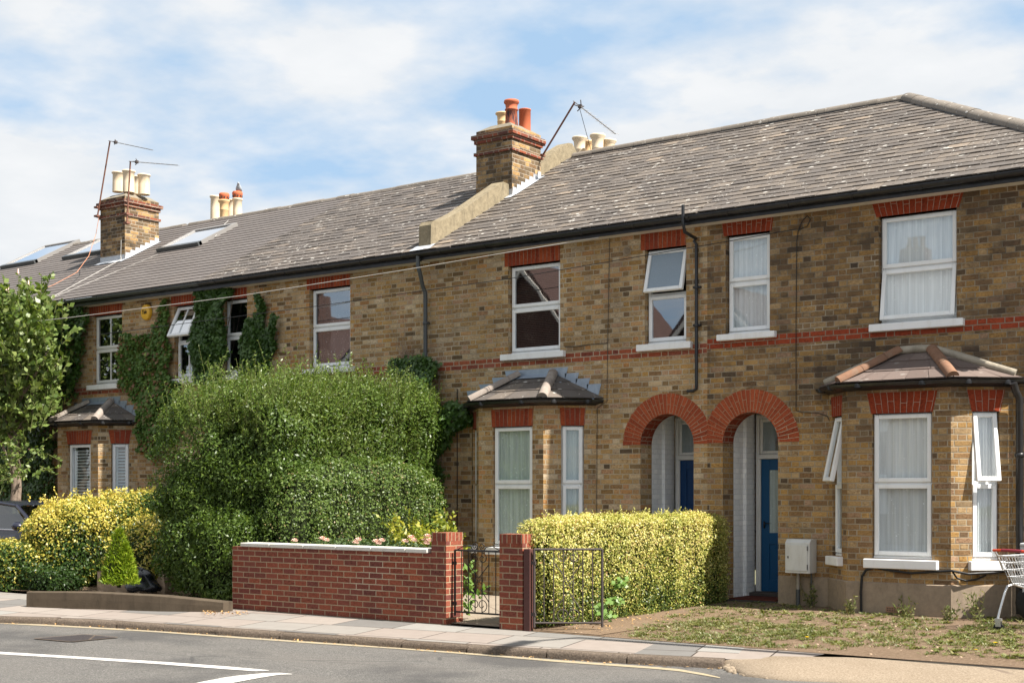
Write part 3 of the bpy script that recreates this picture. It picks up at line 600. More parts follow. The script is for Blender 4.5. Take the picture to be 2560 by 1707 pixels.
def slates(x0,x1,y0,y1,mat,par,name='roof',course=.20,width=.30,lip=.014,right=None,left=None,jit=1.0,cuts=()):
    """slate courses as overlapping tilted pieces from the eaves (y0) up to y1"""
    gp=.0055 if jit>.5 else .002; mb=MB(); L=math.hypot(y1-y0,SL*(y1-y0)); n=int(round(L/course)); cs=L/n; ty,tz=(y1-y0)/L,SL*(y1-y0)/L
    nv=Vector((0,-tz,ty)); pal=None
    for r_ in range(n):
        s0,s1=r_*cs,(r_+1)*cs+.03
        xr=x1 if right is None else right(s0/L); xl=x0 if left is None else left(s0/L)
        x=xl-random.random()*.0-(width*.5 if r_%2 else 0)
        wy=random.uniform(-.003,.003)*jit; tone=random.uniform(-.12,.12)
        while x<xr:
            a,b=max(x,xl),min(x+width,xr); x+=width*1.0
            if b-a<.02: continue
            if any(c[0]<(a+b)/2<c[1] and c[2]<(s0+s1)/2<c[3] for c in cuts): continue
            h=lip+random.uniform(-.005,.007)*jit; ds=random.uniform(-.006,.006)*jit+wy
            if jit>.5 and random.random()<.012: ds-=.03
            k=min(1,max(0,random.betavariate(1.6,2.2)+tone*.6))
            if jit>.5 and random.random()<.012: k=1
            def P(xx,ss,hh): return Vector((xx,y0+ty*ss,EZ+tz*ss))+nv*hh
            j=random.uniform(-.0025,.0025)*jit
            p=[P(a+gp,s0+ds,h+j),P(b-gp,s0+ds,h-j),P(b-gp,s1,.001),P(a+gp,s1,.001)]
            mb.face(p,k); mb.face([P(a+gp,s0+ds,-.004),P(b-gp,s0+ds,-.004),p[1],p[0]],k*.5)
            mb.face([p[0],p[3],P(a+gp,s1,-.01),P(a+gp,s0+ds,-.01)],k*.5); mb.face([p[1],P(b-gp,s0+ds,-.01),P(b-gp,s1,-.01),p[2]],k*.5)
    xr0=x1 if right is None else right(0); xr1=x1 if right is None else right(1)
    mb.face([(x0,y0+.03,EZ-.005),(xr0,y0+.03,EZ-.005),(xr1,y1,EZ+SL*(y1-y0)-.02),(x0,y1,EZ+SL*(y1-y0)-.02)],.1)
    # rear slope
    mb.face([(x0,y1,RZ-.02),(xr1,y1,RZ-.02),(xr0,2*y1-y0,EZ-.05),(x0,2*y1-y0,EZ-.05)],.4)
    return build(name,mb,M[mat],par)
def ridge_tiles(par,a,b,r=.13,mat='ridge',seg=.45,name='ridge_tile',flat=.75):
    a,b=Vector(a),Vector(b); d=(b-a); L=d.length; d.normalize(); side=d.cross(Vector((0,0,1))).normalized(); up=side.cross(d).normalized(); mb=MB(); s=0; k=0
    while s<L-.01:
        e=min(L,s+seg); q=random.uniform(-.006,.006); rr=random.random(); rows=[]
        for t in (s,e-.006):
            rows.append([a+d*t+side*math.cos(w)*r*1.05+up*(math.sin(w)*r*flat+q) for w in [math.pi*j/10 for j in range(11)]])
        lowr=[[p+up*-.012 for p in (row[0],row[-1])] for row in rows]
        mb.grid(rows,False,True,rr); mb.face(rows[0],rr); mb.face(rows[1][::-1],rr)
        mb.face([rows[0][0],rows[1][0],lowr[1][0],lowr[0][0]],rr); mb.face([rows[0][-1],rows[1][-1],lowr[1][1],lowr[0][1]],rr)
        s=e; k+=1
    o=build(name,mb,M[mat],par)
    if r>.1:
        m2=MB(); q=r*1.02; P=[[p+side*w*q+up*z for w,z in ((-1,-.10),(-1,.0),(1,.0),(1,-.10))] for p in (a,b)]; m2.grid(P,False,False); build('ridge_shadow_strip',m2,M['black'],o)  # black strip painting the dark shadow line under the tiles
    return o
def pot(par,px,py,Y,r,h,mat,shape='plain',top=None):
    w=at(px,py,Y); z1=w.z; z0=z1-h
    pr={'plain':[(r*1.02,0),(r*.98,h*.5),(r*.95,h*.90),(r*1.12,h*.93),(r*1.16,h*.97),(r*1.1,h),(r*.85,h),(r*.8,h*.7)],
        'straight':[(r,0),(r,h*.95),(r*1.06,h*.96),(r*1.06,h),(r*.88,h),(r*.85,h*.7)],
        'waist':[(r*1.1,0),(r*1.0,h*.25),(r*.92,h*.62),(r*1.05,h*.64),(r*1.05,h*.68),(r*.9,h*.7),(r*.98,h*.86),(r*1.18,h*.9),(r*1.22,h*.95),(r*1.15,h),(r*.9,h),(r*.85,h*.7)],
        'flare':[(r*.95,0),(r*.92,h*.5),(r*.98,h*.52),(r*.98,h*.56),(r*.92,h*.6),(r*1.0,h*.85),(r*1.3,h*.93),(r*1.33,h*.97),(r*1.25,h),(r*.9,h),(r*.85,h*.7)]}[shape]
    mb=MB(); mb.lathe((w.x,Y,z0),pr,22); o=build('chimney_pot',mb,M[mat],par)
    if top:
        mb=MB(); mb.lathe((w.x,Y,z1-.02),[(r*.82,0),(r*.9,.03),(r*.95,.07),(r*1.12,.11),(r*1.15,.16),(r*1.0,.19),(r*.5,.2),(.001,.2)],22)
        for k in range(10):
            a=2*math.pi*k/10; mb.box((-.012,-.01,-.02),(.012,.02,.02),Matrix.Translation((w.x+math.cos(a)*r*.93,Y+math.sin(a)*r*.93,z1+.055))@Matrix.Rotation(a-math.pi/2,4,'Z'),m=1)
        q=build('chimney_pot',mb,[M['potred'],M['inside']],par,'orange terracotta vent cap seated in a chimney pot')
    return o
def chimney(par,x0,x1,y0,y1,ztop,label,flash='leadpale',rear=False):
    mb=MB(); zb=(roofz(y0)-.5) if not rear else 6.4; h=.0762
    mb.box((x0,y0,zb),(x1,y1,ztop-.38))
    mb.box((x0,y0,ztop-.345-.003),(x1,y1,ztop-.16))
    mb.box((x0+.0,y0+.0,ztop-.03),(x1,y1,ztop+.045))
    c=build('chimney',mb,M['stack'],par,label)
    mb=MB()
    mb.box((x0-.035,y0-.035,ztop-.40),(x1+.035,y1+.035,ztop-.345)); 
    mb.box((x0-.03,y0-.03,ztop-.185),(x1+.03,y1+.03,ztop-.11)); mb.box((x0-.07,y0-.07,ztop-.108),(x1+.07,y1+.07,ztop-.035))
    build('brick_course',mb,M['bandstack'],c)
    mb=MB(); i,hh=.05,.10
    a=[(x0+.005,y0+.005,ztop+.046),(x1-.005,y0+.005,ztop+.046),(x1-.005,y1-.005,ztop+.046),(x0+.005,y1-.005,ztop+.046)]; b=[(x0+.22,y0+.15,ztop+hh+.05),(x1-.15,y0+.15,ztop+hh+.05),(x1-.15,y1-.15,ztop+hh+.05),(x0+.22,y1-.15,ztop+hh+.05)]
    for k in range(4): mb.face([a[k],a[(k+1)%4],b[(k+1)%4],b[k]])
    mb.face(b); build('mortar_cap',mb,M['flaunch'],c)
    if not rear:
        mb=MB(); n=7; X=x1+.006
        for k in range(n):   # stepped lead up the right side
            ya,yb=y0+(y1-y0)*k/n,y0+(y1-y0)*(k+1)/n
            mb.face([(X,ya,roofz(ya)+.0),(X,yb,roofz(yb)+.0),(X,yb,roofz(yb)+.10),(X,ya+.02,roofz(yb)+.10)])
            mb.face([(X,ya,roofz(ya)+.022),(X+.09,ya,roofz(ya)+.022),(X+.09,yb,roofz(yb)+.022),(X,yb,roofz(yb)+.022)])
        mb.face([(x0,y0-.006,roofz(y0)),(x1+.006,y0-.006,roofz(y0)),(x1+.006,y0-.006,roofz(y0)+.13),(x0,y0-.006,roofz(y0)+.13)])
        mb.face([(x0-.02,y0-.16,roofz(y0-.16)+.028),(x1+.09,y0-.16,roofz(y0-.16)+.028),(x1+.09,y0,roofz(y0)+.026),(x0-.02,y0,roofz(y0)+.026)])
        build('lead_flashing',mb,M[flash],c)
    return c
def gutter(par,x0,x1,mat='black',z=0):
    mb=MB(); y,zz=EY+.005,EZ-.035+z; n=8
    for (a,b,ex) in [(x0,x1,0)]+[(xx,xx+.05,.007) for xx in np.arange(x0+.45,x1-.1,.92)]:
        rows=[[(xx,y-math.cos(math.pi*j/n)*(.058+ex),zz-math.sin(math.pi*j/n)*(.058+ex)) for j in range(n+1)] for xx in (a,b)]
        mb.grid(rows,False,True); 
        for r_ in rows: mb.face(r_)
    mb.box((x0,y-.064,zz-.012),(x1,y-.056,zz+.004))
    return build('gutter',mb,M[mat],par)
def fascia(par,x0,x1,zb=5.475):
    mb=MB(); mb.box((x0,-.235,zb),(x1,-.21,EZ-.01)); build('fascia_board',mb,M['black'],par)
    mb=MB(); mb.box((x0,-.209,zb+.004),(x1,-.002,zb+.02)); build('soffit',mb,M['soffit'],par)
def bay(par,xa,x0,x1,xb,p,brick,lint,hip,flm,top0,top1,plinth=None,opens=(0,0,0),cur='net',shut=False,flare=.05,zw=(.81,2.65,1.75),fw=.77,label=None,sw=.35,fcx=None,gm='black'):
    zt=3.0; J=[Vector((xa,0,0)),Vector((x0,-p,0)),Vector((x1,-p,0)),Vector((xb,0,0))]; mb=MB(); wins=[]
    for k in range(3):
        a,b=J[k],J[k+1]; t=(b-a).normalized(); n=Vector((t.y,-t.x,0)); L=(b-a).length; pl=Plane(a,t,n)
        w=fw if k==1 else sw; c=L/2 if k==1 else (L*.44 if k==0 else L*.56)
        if k==1 and fcx is not None: c=fcx-x0
        h=(c-w/2,c+w/2,zw[0]-.03,zw[1]); wall_faces(mb,pl,0,L,0,zt,[h],.11); wins.append((pl,h,k))
    wl=build('bay_wall',mb,M[brick],par)
    for pl,h,k in wins:
        window(par,pl,h[0]+.002,h[1]-.002,zw[0],zw[1]-.002,zw[2],topa=opens[k],cur=cur,shut=shut,sillext=.09 if k==1 else .05,sillh=.12,dep=.06)
        lintel(par,pl,h[0]-.01,h[1]+.01,zw[1],zw[1]+.27,lint,flare if k!=0 else flare*.6)
    if plinth:
        mb=MB(); Q=[Vector((xa-1.0,-.02,0)),Vector((xa-.012,-.02,0)),Vector((x0-.008,-p-.02,0)),Vector((x1+.008,-p-.02,0)),Vector((xb+.012,-.02,0)),Vector((xb+1.2,-.02,0))]
        Q[0].x=plinth[1]; I=[q+Vector((0,.022,0)) for q in Q]
        for k in range(5):
            a,b=Q[k],Q[k+1]; zt2=plinth[0]; mb.face([a,b,b+Vector((0,0,zt2)),a+Vector((0,0,zt2))]); mb.face([a+Vector((0,0,zt2)),b+Vector((0,0,zt2)),I[k+1]+Vector((0,0,zt2+.015)),I[k]+Vector((0,0,zt2+.015))])
        mb.face([Q[0],Q[0]+Vector((0,0,plinth[0])),I[0]+Vector((0,0,plinth[0])),I[0]])
        build('plinth',mb,M['plinth'],par)
    # roof
    o=.16; e=3.06; E=[Vector((xa-o*.9,-.004,e)),Vector((x0-o*.55,-p-o,e)),Vector((x1+o*.55,-p-o,e)),Vector((xb+o*.9,-.004,e))]
    zt3=3.47; T=[Vector((top0,-.012,zt3)),Vector((top1,-.012,zt3))]; mb=MB()
    def patch(a,b,c,d,nc,w):
        n=(b-a).cross(d-a).normalized()
        if n.z<0: n=-n
        for r_ in range(nc):
            s0,s1=r_/nc,min(1,(r_+1)/nc+.03); L0,R0,L1,R1=a.lerp(d,s0),b.lerp(c,s0),a.lerp(d,s1),b.lerp(c,s1); ln=(R0-L0).length; m_=max(1,round(ln/w)); ph=.5 if r_%2 else 0
            cuts=[0]+[q for q in [(i+ph)/m_ for i in range(m_+1)] if .04<q<.96]+[1]
            for i in range(len(cuts)-1):
                g=.004/max(ln,.1); f0,f1=cuts[i]+g,cuts[i+1]-g; h=.014+random.uniform(-.003,.003)
                P=[L0.lerp(R0,f0)+n*h,L0.lerp(R0,f1)+n*h,L1.lerp(R1,f1)+n*.002,L1.lerp(R1,f0)+n*.002]; k=random.random()
                mb.face(P,k); mb.face([L0.lerp(R0,f0)-n*.004,L0.lerp(R0,f1)-n*.004,P[1],P[0]],k*.4)
        mb.face([a,b,c,d],.1)
    patch(E[1],E[2],T[1],T[0],3,.34); patch(E[0],E[1],T[0],T[0]+Vector((-.02,0,0)),3,.3); patch(E[2],E[3],T[1]+Vector((.02,0,0)),T[1],3,.3)
    br=build('bay_roof',mb,M['slateBay' if hip=='terra' else 'slateB' if hip=='hipgrey' else 'slateA'],par)
    for a,b in ((E[1],T[0]),(E[2],T[1])):
        ridge_tiles(br,a+(b-a)*.03+Vector((0,0,.0)),b+Vector((0,-.02,.02)),.075,hip,.36,'hip_tile',1.0)
    mb=MB()
    pth=[E[0]+Vector((.1,0,.03)),T[0],T[1],E[3]+Vector((-.1,0,.03))]
    for k in range(3):
        a,b=pth[k],pth[k+1]
        if flm=='fillet':
            mb.tube([a+Vector((0,-.02,.03)),a.lerp(b,.5)+Vector((0,-.02,.035)),b+Vector((0,-.02,.03))],.055,8)
        else:
            n=4 if k!=1 else 1
            for i in range(n):
                c,d=a.lerp(b,i/n),a.lerp(b,(i+1)/n); zz=max(c.z,d.z)+.10; sl=.06
                mb.face([Vector((c.x,-.006,c.z)),Vector((d.x,-.006,d.z)),Vector((d.x+(sl if k==2 else 0),-.006,zz)),Vector((c.x-(sl if k==0 else 0),-.006,zz))])
                mb.face([Vector((c.x,-.006,c.z+.012)),Vector((d.x,-.006,d.z+.012)),d+Vector((0,-.13,-.05)),c+Vector((0,-.13,-.05))])
    build('flashing',mb,M['fillet' if flm=='fillet' else 'lead'],br)
    # gutter round the bay
    mb=MB(); G=[g+Vector((0,-.02,-.05)) for g in E]; G[0].y=-.02; G[3].y=-.02; rows=[]
    nrm=[Vector((-.75,-.65,0)),Vector((-.42,-1,0)),Vector((.42,-1,0)),Vector((.75,-.65,0))]
    for g,nn in zip(G,nrm): rows.append([g+nn*(.045*-math.cos(math.pi*j/6)*-1)+Vector((0,0,-math.sin(math.pi*j/6)*.05+.025)) for j in range(7)])
    mb.grid(rows,False,True)
    for g0,g1 in zip(G[:-1],G[1:]): 
        for t in (.2,.75): 
            q=g0.lerp(g1,t); mb.lathe((q.x,q.y,q.z-.03),[(.052,0),(.055,.03),(.052,.055)],8)
    I=[Vector((xa+.0,-.002,0)),Vector((x0,-p-.012,0)),Vector((x1,-p-.012,0)),Vector((xb,-.002,0))]
    for k in range(3):
        a,b=I[k]*1,I[k+1]*1; a.z=b.z=2.955; mb.face([a,b,b+Vector((0,0,.09)),a+Vector((0,0,.09))]); mb.face([a+Vector((0,0,.0)),b+Vector((0,0,.0)),G[k+1]*1,G[k]*1])
    build('bay_gutter',mb,M[gm],par)
    return wl
# house shells -------------------------------------------------------------
HB={'Z':(-31.5,-25.4),'A':(-25.4,-20.0),'B':(-20.0,-14.55),'C':(-14.55,-9.334),'D':(-9.334,-3.95)}
GRP='houses of the brick terrace'
H={}
H['D']=thing('terraced_house','sooty brick terrace house with hipped roof end, slate-roofed bay and open sashes','house',(-6.6,0,0),GRP)
H['C']=thing('terraced_house','brick terrace house behind the closed gate, its bay hung with greenish nets','house',(-12,0,0),GRP)
H['B']=thing('terraced_house','brick terrace house whose front stands behind the tall green hedge','house',(-17.3,0,0),GRP)
H['A']=thing('terraced_house','ivy covered terrace house with yellow alarm box and smooth grey slates','house',(-22.7,0,0),GRP)
H['Z']=thing('terraced_house','terrace house mostly hidden behind the leafy tree, two roof windows in its slates','house',(-28.5,0,0),GRP)
def shellwall(k,holes,extra=None,mat=None):
    x0,x1=HB[k]; mb=MB(); wall_faces(mb,FAC,x0,x1,0,5.56,holes,.12)
    for h in holes:
        if len(h)>4:  # arch: fill spandrel + brick reveal
            a,b,c,e,_,cx,r,zs=h; n=18
            arc=[(cx-r*math.cos(math.pi*i/n),zs+r*math.sin(math.pi*i/n)) for i in range(n+1)]
            for i in range(n):
                (u0,w0),(u1,w1)=arc[i],arc[i+1]; mb.face([(u0,0,w0),(u1,0,w1),(u1,0,e),(u0,0,e)])
            for (ux,) in ((a,),(b,)): mb.face([(ux,0,c),(ux,.33,c),(ux,.33,zs),(ux,0,zs)])
    if extra: extra(mb)
    yb=8.3
    mb.face([(x0+(0 if k=='D' else .012),yb,0),(x1,yb,0),(x1,yb,5.5),(x0+(0 if k=='D' else .012),yb,5.5)])
    for X in ((x1,) if k=='D' else (x0+.012,)):
        mb.face([(X,0,0),(X,yb,0),(X,yb,5.5),(X,0,5.5)])
    return build('wall',mb,M[mat],H[k])
WN={'Dw':(-6.77,-5.73,3.90,5.295,4.60),'Dn':(-9.04,-8.35,3.92,5.295,4.63),'Cn':(-10.38,-9.68,3.86,5.235,4.56),'Cw':(-12.92,-11.91,3.865,5.24,4.565),
    'Bw':(-17.37,-16.37,3.865,5.26,4.57),'Bn':(-19.66,-19.0,3.865,5.26,4.57),'An':(-21.07,-20.40,3.865,5.26,4.57),'Aw':(-23.65,-22.69,3.865,5.26,4.57)}
def hole(k): a=WN[k]; return (a[0]-.0,a[1]+.0,a[2]-.045,a[3])
ZS=2.335
archD=(-9.084,-8.224,0,ZS+.43,'arch',-8.654,.43,ZS); archC=(-10.456,-9.557,0,ZS+.445,'arch',-10.006,.4495,ZS)
shellwall('D',[hole('Dw'),hole('Dn'),archD],mat='stockD')
shellwall('C',[hole('Cw'),hole('Cn'),archC],mat='stockC')
shellwall('B',[hole('Bw'),hole('Bn')],mat='stockB')
shellwall('A',[hole('Aw'),hole('An')],mat='stockB')
shellwall('Z',[],mat='stockB')
def W(h,k,**kw):
    a=WN[k]; return window(H[h],FAC,a[0]+.003,a[1]-.003,a[2],a[3]-.003,a[4],**kw)
W('D','Dw',bota=9,cur='netwhite',gl='glass',label='wide upstairs window with white drapes, lower sash tilted open')
W('D','Dn',cur=('net','netlace'),label='narrow upstairs window with flowered net curtain',sillh=.09)
W('C','Cn',topa=15,gl='glassfrost',gl2='glassdark',label='narrow upstairs window, upper sash tilted open')
wcw=W('C','Cw',gl='glassdark',cur=None,label='wide upstairs window with slatted blind')
W('B','Bw',gl='glassdark',cur='lace',label='wide upstairs window with sparse lace')
W('B','Bn',gl='glassdark',cur=None,label='narrow window half covered by ivy')
W('A','An',topa=26,gl='glassroof',gl2='glassdark',bars=True,label='narrow window, barred upper sash propped wide open')
W('A','Aw',gl='glassdark',bars=True,fm='upvcold',cur=None,label='wide sash window with one upright glazing bar')
a=WN['Cw']; mb=MB(); z=a[2]+.08
while z<a[3]-.06: fbox(mb,FAC,a[0]+.05,a[1]-.05,z,z+.003,-.21,-.185); z+=.028
build('blind',mb,M['blind'],wcw)
for h,k,m,fl in (('D','Dw','lintD',.07),('D','Dn','lintD',.03),('C','Cn','lintC',.0),('C','Cw','lintC',.0),('B','Bw','lintC',.0),('B','Bn','lintC',.0),('A','An','lintC',.0),('A','Aw','lintC',.03)):
    a=WN[k]; ex=.03 if h=='D' else .07; lintel(H[h],FAC,a[0]-(ex if h!='A' else .1),a[1]+(ex if h=='D' else .0),a[3],5.50,m,fl)
def band(h,x0,x1,z,gaps,mat):
    mb=MB(); xs=[x0]; 
    for g in gaps: xs+=list(g)
    xs.append(x1)
    for a,b in zip(xs[::2],xs[1::2]): mb.face([(a,-.003,z),(b,-.003,z),(b,-.003,z+.1524),(a,-.003,z+.1524)],uv=[(a,.0),(b,.0),(b,.1524),(a,.1524)])
    build('brick_band',mb,M[mat],H[h])
band('D',-9.334,-3.95,3.69,[],'bandD'); band('C',-14.4,-9.34,3.635,[],'bandC'); band('B',-20,-14.7,3.64,[],'bandC'); band('A',-25.3,-20,3.64,[],'bandC')
# arches, porches and doors
for h,(a,b,_,_,_,cx,r,zs),ro in (('C',archC,.755),('D',archD,.755)):
    mb=MB(); n=32; d=-.006; clip=-9.338
    for i in range(n):
        t0,t1=math.pi*i/n,math.pi*(i+1)/n; P=[]
        for (rr,t) in ((r,t0),(r,t1),(ro,t1),(ro,t0)):
            x=cx-rr*math.cos(t); z=zs+rr*math.sin(t); q=rr
            if h=='C' and x>clip: q=(clip-cx)/(-math.cos(t)); x=clip; z=zs+q*math.sin(t)
            if h=='D' and x<clip: q=(clip-cx)/(-math.cos(t)); x=clip; z=zs+q*math.sin(t)
            P.append(((x,d,z),(t*.755,q)))
        if (Vector(P[2][0])-Vector(P[3][0])).length<1e-5 and False: continue
        mb.face([p[0] for p in P],uv=[p[1] for p in P])
    build('brick_arch',mb,M['arch'],H[h])
    mb=MB()
    rows=[[(cx-r*math.cos(math.pi*i/n),y,zs+r*math.sin(math.pi*i/n)) for y in (-.006,.33)] for i in range(n+1)]
    mb.grid(rows,False,True); build('arch_soffit',mb,M['soffitbrick'],H[h])
    # porch: white brick side walls, ceiling, back
    mb=MB(); X0,X1=a-.0,b+.0; yd=1.02; steps=[(.33,0),(.62,0),(.66,-.055),(.86,-.055),(.88,0),(yd,0)] 
    steps=[(.33,.001),(.64,.001),(.645,.05),(.86,.05),(.865,.001),(yd,.001)]
    for sgn,X in ((1,X0),(-1,X1)):
        for (ya,oa),(yb,ob) in zip(steps[:-1],steps[1:]):
            mb.face([(X+sgn*oa,ya,0),(X+sgn*ob,yb,0),(X+sgn*ob,yb,2.86),(X+sgn*oa,ya,2.86)])
    mb.face([(X0,.331,2.84),(X1,.331,2.84),(X1,yd,2.84),(X0,yd,2.84)]); mb.face([(X0,yd+.05,0),(X1,yd+.05,0),(X1,yd+.05,2.86),(X0,yd+.05,2.86)])
    # back of the arch ring inside the porch
    for i in range(n):
        (u0,w0),(u1,w1)=[(cx-r*math.cos(math.pi*q/n),zs+r*math.sin(math.pi*q/n)) for q in (i,i+1)]
        mb.face([(u0,.331,w0),(u1,.331,w1),(u1,.331,2.86),(u0,.331,2.86)])
    build('porch_wall',mb,M['white_brick'],H[h])
    mb=MB(); mb.box((X0,.0,0),(X1,yd,.10)); build('porch_floor',mb,M['step'],H[h])
    dx0=X0+.03; dx1=X1-.02; zd=2.12; pd=Plane((0,yd,0),(1,0,0),(0,-1,0))
    mb=MB(); frame_ring(mb,pd,dx0,dx1,.1,2.78,.055,-.03,.03); fbox(mb,pd,dx0+.055,dx1-.055,zd+.005,zd+.075,-.03,.045,c=.006); fbox(mb,pd,dx0+.055,dx0+.075,.15,zd,-.02,.02)
    frame_ring(mb,pd,dx0+.06,dx1-.06,zd+.08,2.72,.045,-.02,.012)
    fr=build('door_frame',mb,M['upvcold'],H[h])
    mb=MB(); mb.face([pd.p(dx0+.1,zd+.12,-.005),pd.p(dx1-.1,zd+.12,-.005),pd.p(dx1-.1,2.68,-.005),pd.p(dx0+.1,2.68,-.005)]); build('fanlight',mb,M['glassdark'],fr)
    mb=MB(); rows=[]
    for q in range(25): u=dx0+.09+(dx1-dx0-.18)*q/24; rows.append([pd.p(u,zd+.1,-.02+.006*math.sin(q*1.4)),pd.p(u,2.7,-.02+.006*math.sin(q*1.4))])
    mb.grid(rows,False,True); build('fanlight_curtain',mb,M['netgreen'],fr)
    mb=MB(); u0,u1=dx0+.078,dx1-.058; z0=.16
    fbox(mb,pd,u0,u1,z0,zd,-.045,-.012)
    bm_='blue' if h=='D' else 'blue2'
    if h=='D':
        # stiles and rails round a long glazed light and a lower panel
        for q in ((u0,u0+.13,z0,zd),(u1-.13,u1,z0,zd),(u0+.13,u1-.13,zd-.16,zd),(u0+.13,u1-.13,.86,1.03),(u0+.13,u1-.13,z0,.34)): fbox(mb,pd,q[0],q[1],q[2],q[3],-.012,.006,c=.004)
        fbox(mb,pd,u0+.2,u1-.2,.42,.78,-.012,.0,c=.008)
    else:
        for q in ((u0,u0+.11,z0,zd),(u1-.11,u1,z0,zd),(u0+.11,u1-.11,zd-.13,zd),(u0+.11,u1-.11,1.3,1.43),(u0+.11,u1-.11,.75,.92),(u0+.11,u1-.11,z0,.36),((u0+u1)/2-.05,(u0+u1)/2+.05,.92,1.3)): fbox(mb,pd,q[0],q[1],q[2],q[3],-.012,.006,c=.004)
    dr=build('door',mb,M[bm_],H[h],'blue front door with a tall net-curtained light' if h=='D' else 'dark blue panelled front door')
    if h=='D':
        mb=MB(); mb.face([pd.p(u0+.13,1.03,-.004),pd.p(u1-.13,1.03,-.004),pd.p(u1-.13,zd-.16,-.004),pd.p(u0+.13,zd-.16,-.004)]); build('door_glass',mb,M['glass'],dr)
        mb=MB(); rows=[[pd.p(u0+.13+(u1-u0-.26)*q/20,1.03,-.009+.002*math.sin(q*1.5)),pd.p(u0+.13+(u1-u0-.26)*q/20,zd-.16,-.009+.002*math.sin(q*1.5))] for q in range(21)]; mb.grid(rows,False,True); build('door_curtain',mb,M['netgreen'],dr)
    mb=MB(); q=pd.p(u0+.06,1.15,.03); mb.lathe((q.x,q.y,q.z-.05),[(.001,0),(.014,.0),(.014,.1),(.001,.1)],8); mb.tube([q+Vector((0,0,.02)),q+Vector((.09,-.01,.02))],.009,6); build('door_handle',mb,M['black'],dr)
    if h=='D':
        mb=MB(); mb.box((X0+.07,.05,.101),(X1-.05,.6,.118),c=.004); o=build('doormat',mb,M['matred']); tag(o,'dark red doormat on the porch floor before the blue glazed door','doormat')
        mb=MB(); mb.box((X0+.05,.72,.101),(X1-.03,.98,.16),c=.01); build('door_step',mb,M['step'],H[h])
# soffit, fascia, gutters
for h,(x0,x1),gm in (('D',(-9.334,-3.62),'black'),('C',(-14.55,-9.334),'black'),('B',(-20,-14.55),'black'),('A',(-25.4,-20),'blackgrey'),('Z',(-31.5,-25.4),'blackgrey')):
    fascia(H[h],x0,x1,5.475 if h in 'CD' else 5.455); gutter(H[h],x0,x1,gm)
# roofs
XR0,XR1=-3.62,-7.85
sky1=[onroof(*p,.04) for p in ((409.5,625),(497.5,619.6),(583.6,568),(493.7,581))]
slates(-9.334,-3.62,EY,RY,'slateD',H['D'],right=lambda t:XR0+(XR1-XR0)*t)
slates(-14.45,-9.334,EY,RY,'slateD',H['C'])
slates(-20.0,-14.6,EY,RY,'slateB',H['B'])
slates(-25.4,-20.0,EY,RY,'slateA',H['A'],jit=.15,width=.5)
slates(-31.5,-25.4,EY,RY,'slateA',H['Z'],jit=.15,width=.5)
mb=MB(); mb.face([(XR0,EY,EZ),(XR0,8.3,EZ),(XR1,RY,RZ)],.3); build('hip_roof',mb,M['slateD'],H['D'])
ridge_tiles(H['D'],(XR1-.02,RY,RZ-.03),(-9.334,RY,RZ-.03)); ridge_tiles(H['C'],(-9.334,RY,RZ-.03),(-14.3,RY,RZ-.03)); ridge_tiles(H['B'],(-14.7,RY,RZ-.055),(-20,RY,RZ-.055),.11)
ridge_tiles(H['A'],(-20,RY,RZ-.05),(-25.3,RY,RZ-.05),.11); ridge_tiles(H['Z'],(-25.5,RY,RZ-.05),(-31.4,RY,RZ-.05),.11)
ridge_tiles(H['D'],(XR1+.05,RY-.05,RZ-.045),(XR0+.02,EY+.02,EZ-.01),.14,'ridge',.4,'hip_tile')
# parapet on the party wall between the two middle houses
prof=[]
def par_piece(ya,yb,h0,endround):
    pts=[]; n=12
    for i in range(n+1):
        y=ya+(yb-ya)*i/n; hh=h0+(endround*(1-min(1,(y-ya)/.5))*0)
        pts.append((y,roofz(y)+hh))
    return pts+[(yb,roofz(yb)-.2),(ya,roofz(ya)-.2)]
mb=MB()
up=[( -.16,roofz(-.16)+.06),(-.15,roofz(-.15)+.36),(-.10,roofz(-.10)+.40),(.15,roofz(.15)+.31),(.6,roofz(.6)+.28),(1.2,roofz(1.2)+.30),(1.85,roofz(1.85)+.33),(2.02,roofz(2.02)+.22),(2.02,roofz(2.02)-.2),(-.16,roofz(-.16)-.2)]
mb.prism(up,-14.66,-14.40,'X')
up2=[(2.9,roofz(2.9)+.2),(3.5,roofz(3.5)+.3),(3.92,roofz(3.92)+.30),(4.05,roofz(4)+.27),(4.6,roofz(4)-.2),(4.6,roofz(4)-.6),(2.9,roofz(2.9)-.2)]
mb.prism(up2,-14.66,-14.40,'X')
build('parapet',mb,M['parapet'],H['C'])
mb=MB(); mb.face([(-14.75,-.31,roofz(-.31)+.02),(-14.30,-.31,roofz(-.31)+.02),(-14.32,-.13,roofz(-.13)+.03),(-14.72,-.13,roofz(-.13)+.03)]); build('lead_apron',mb,M['leadpale'],H['C'])
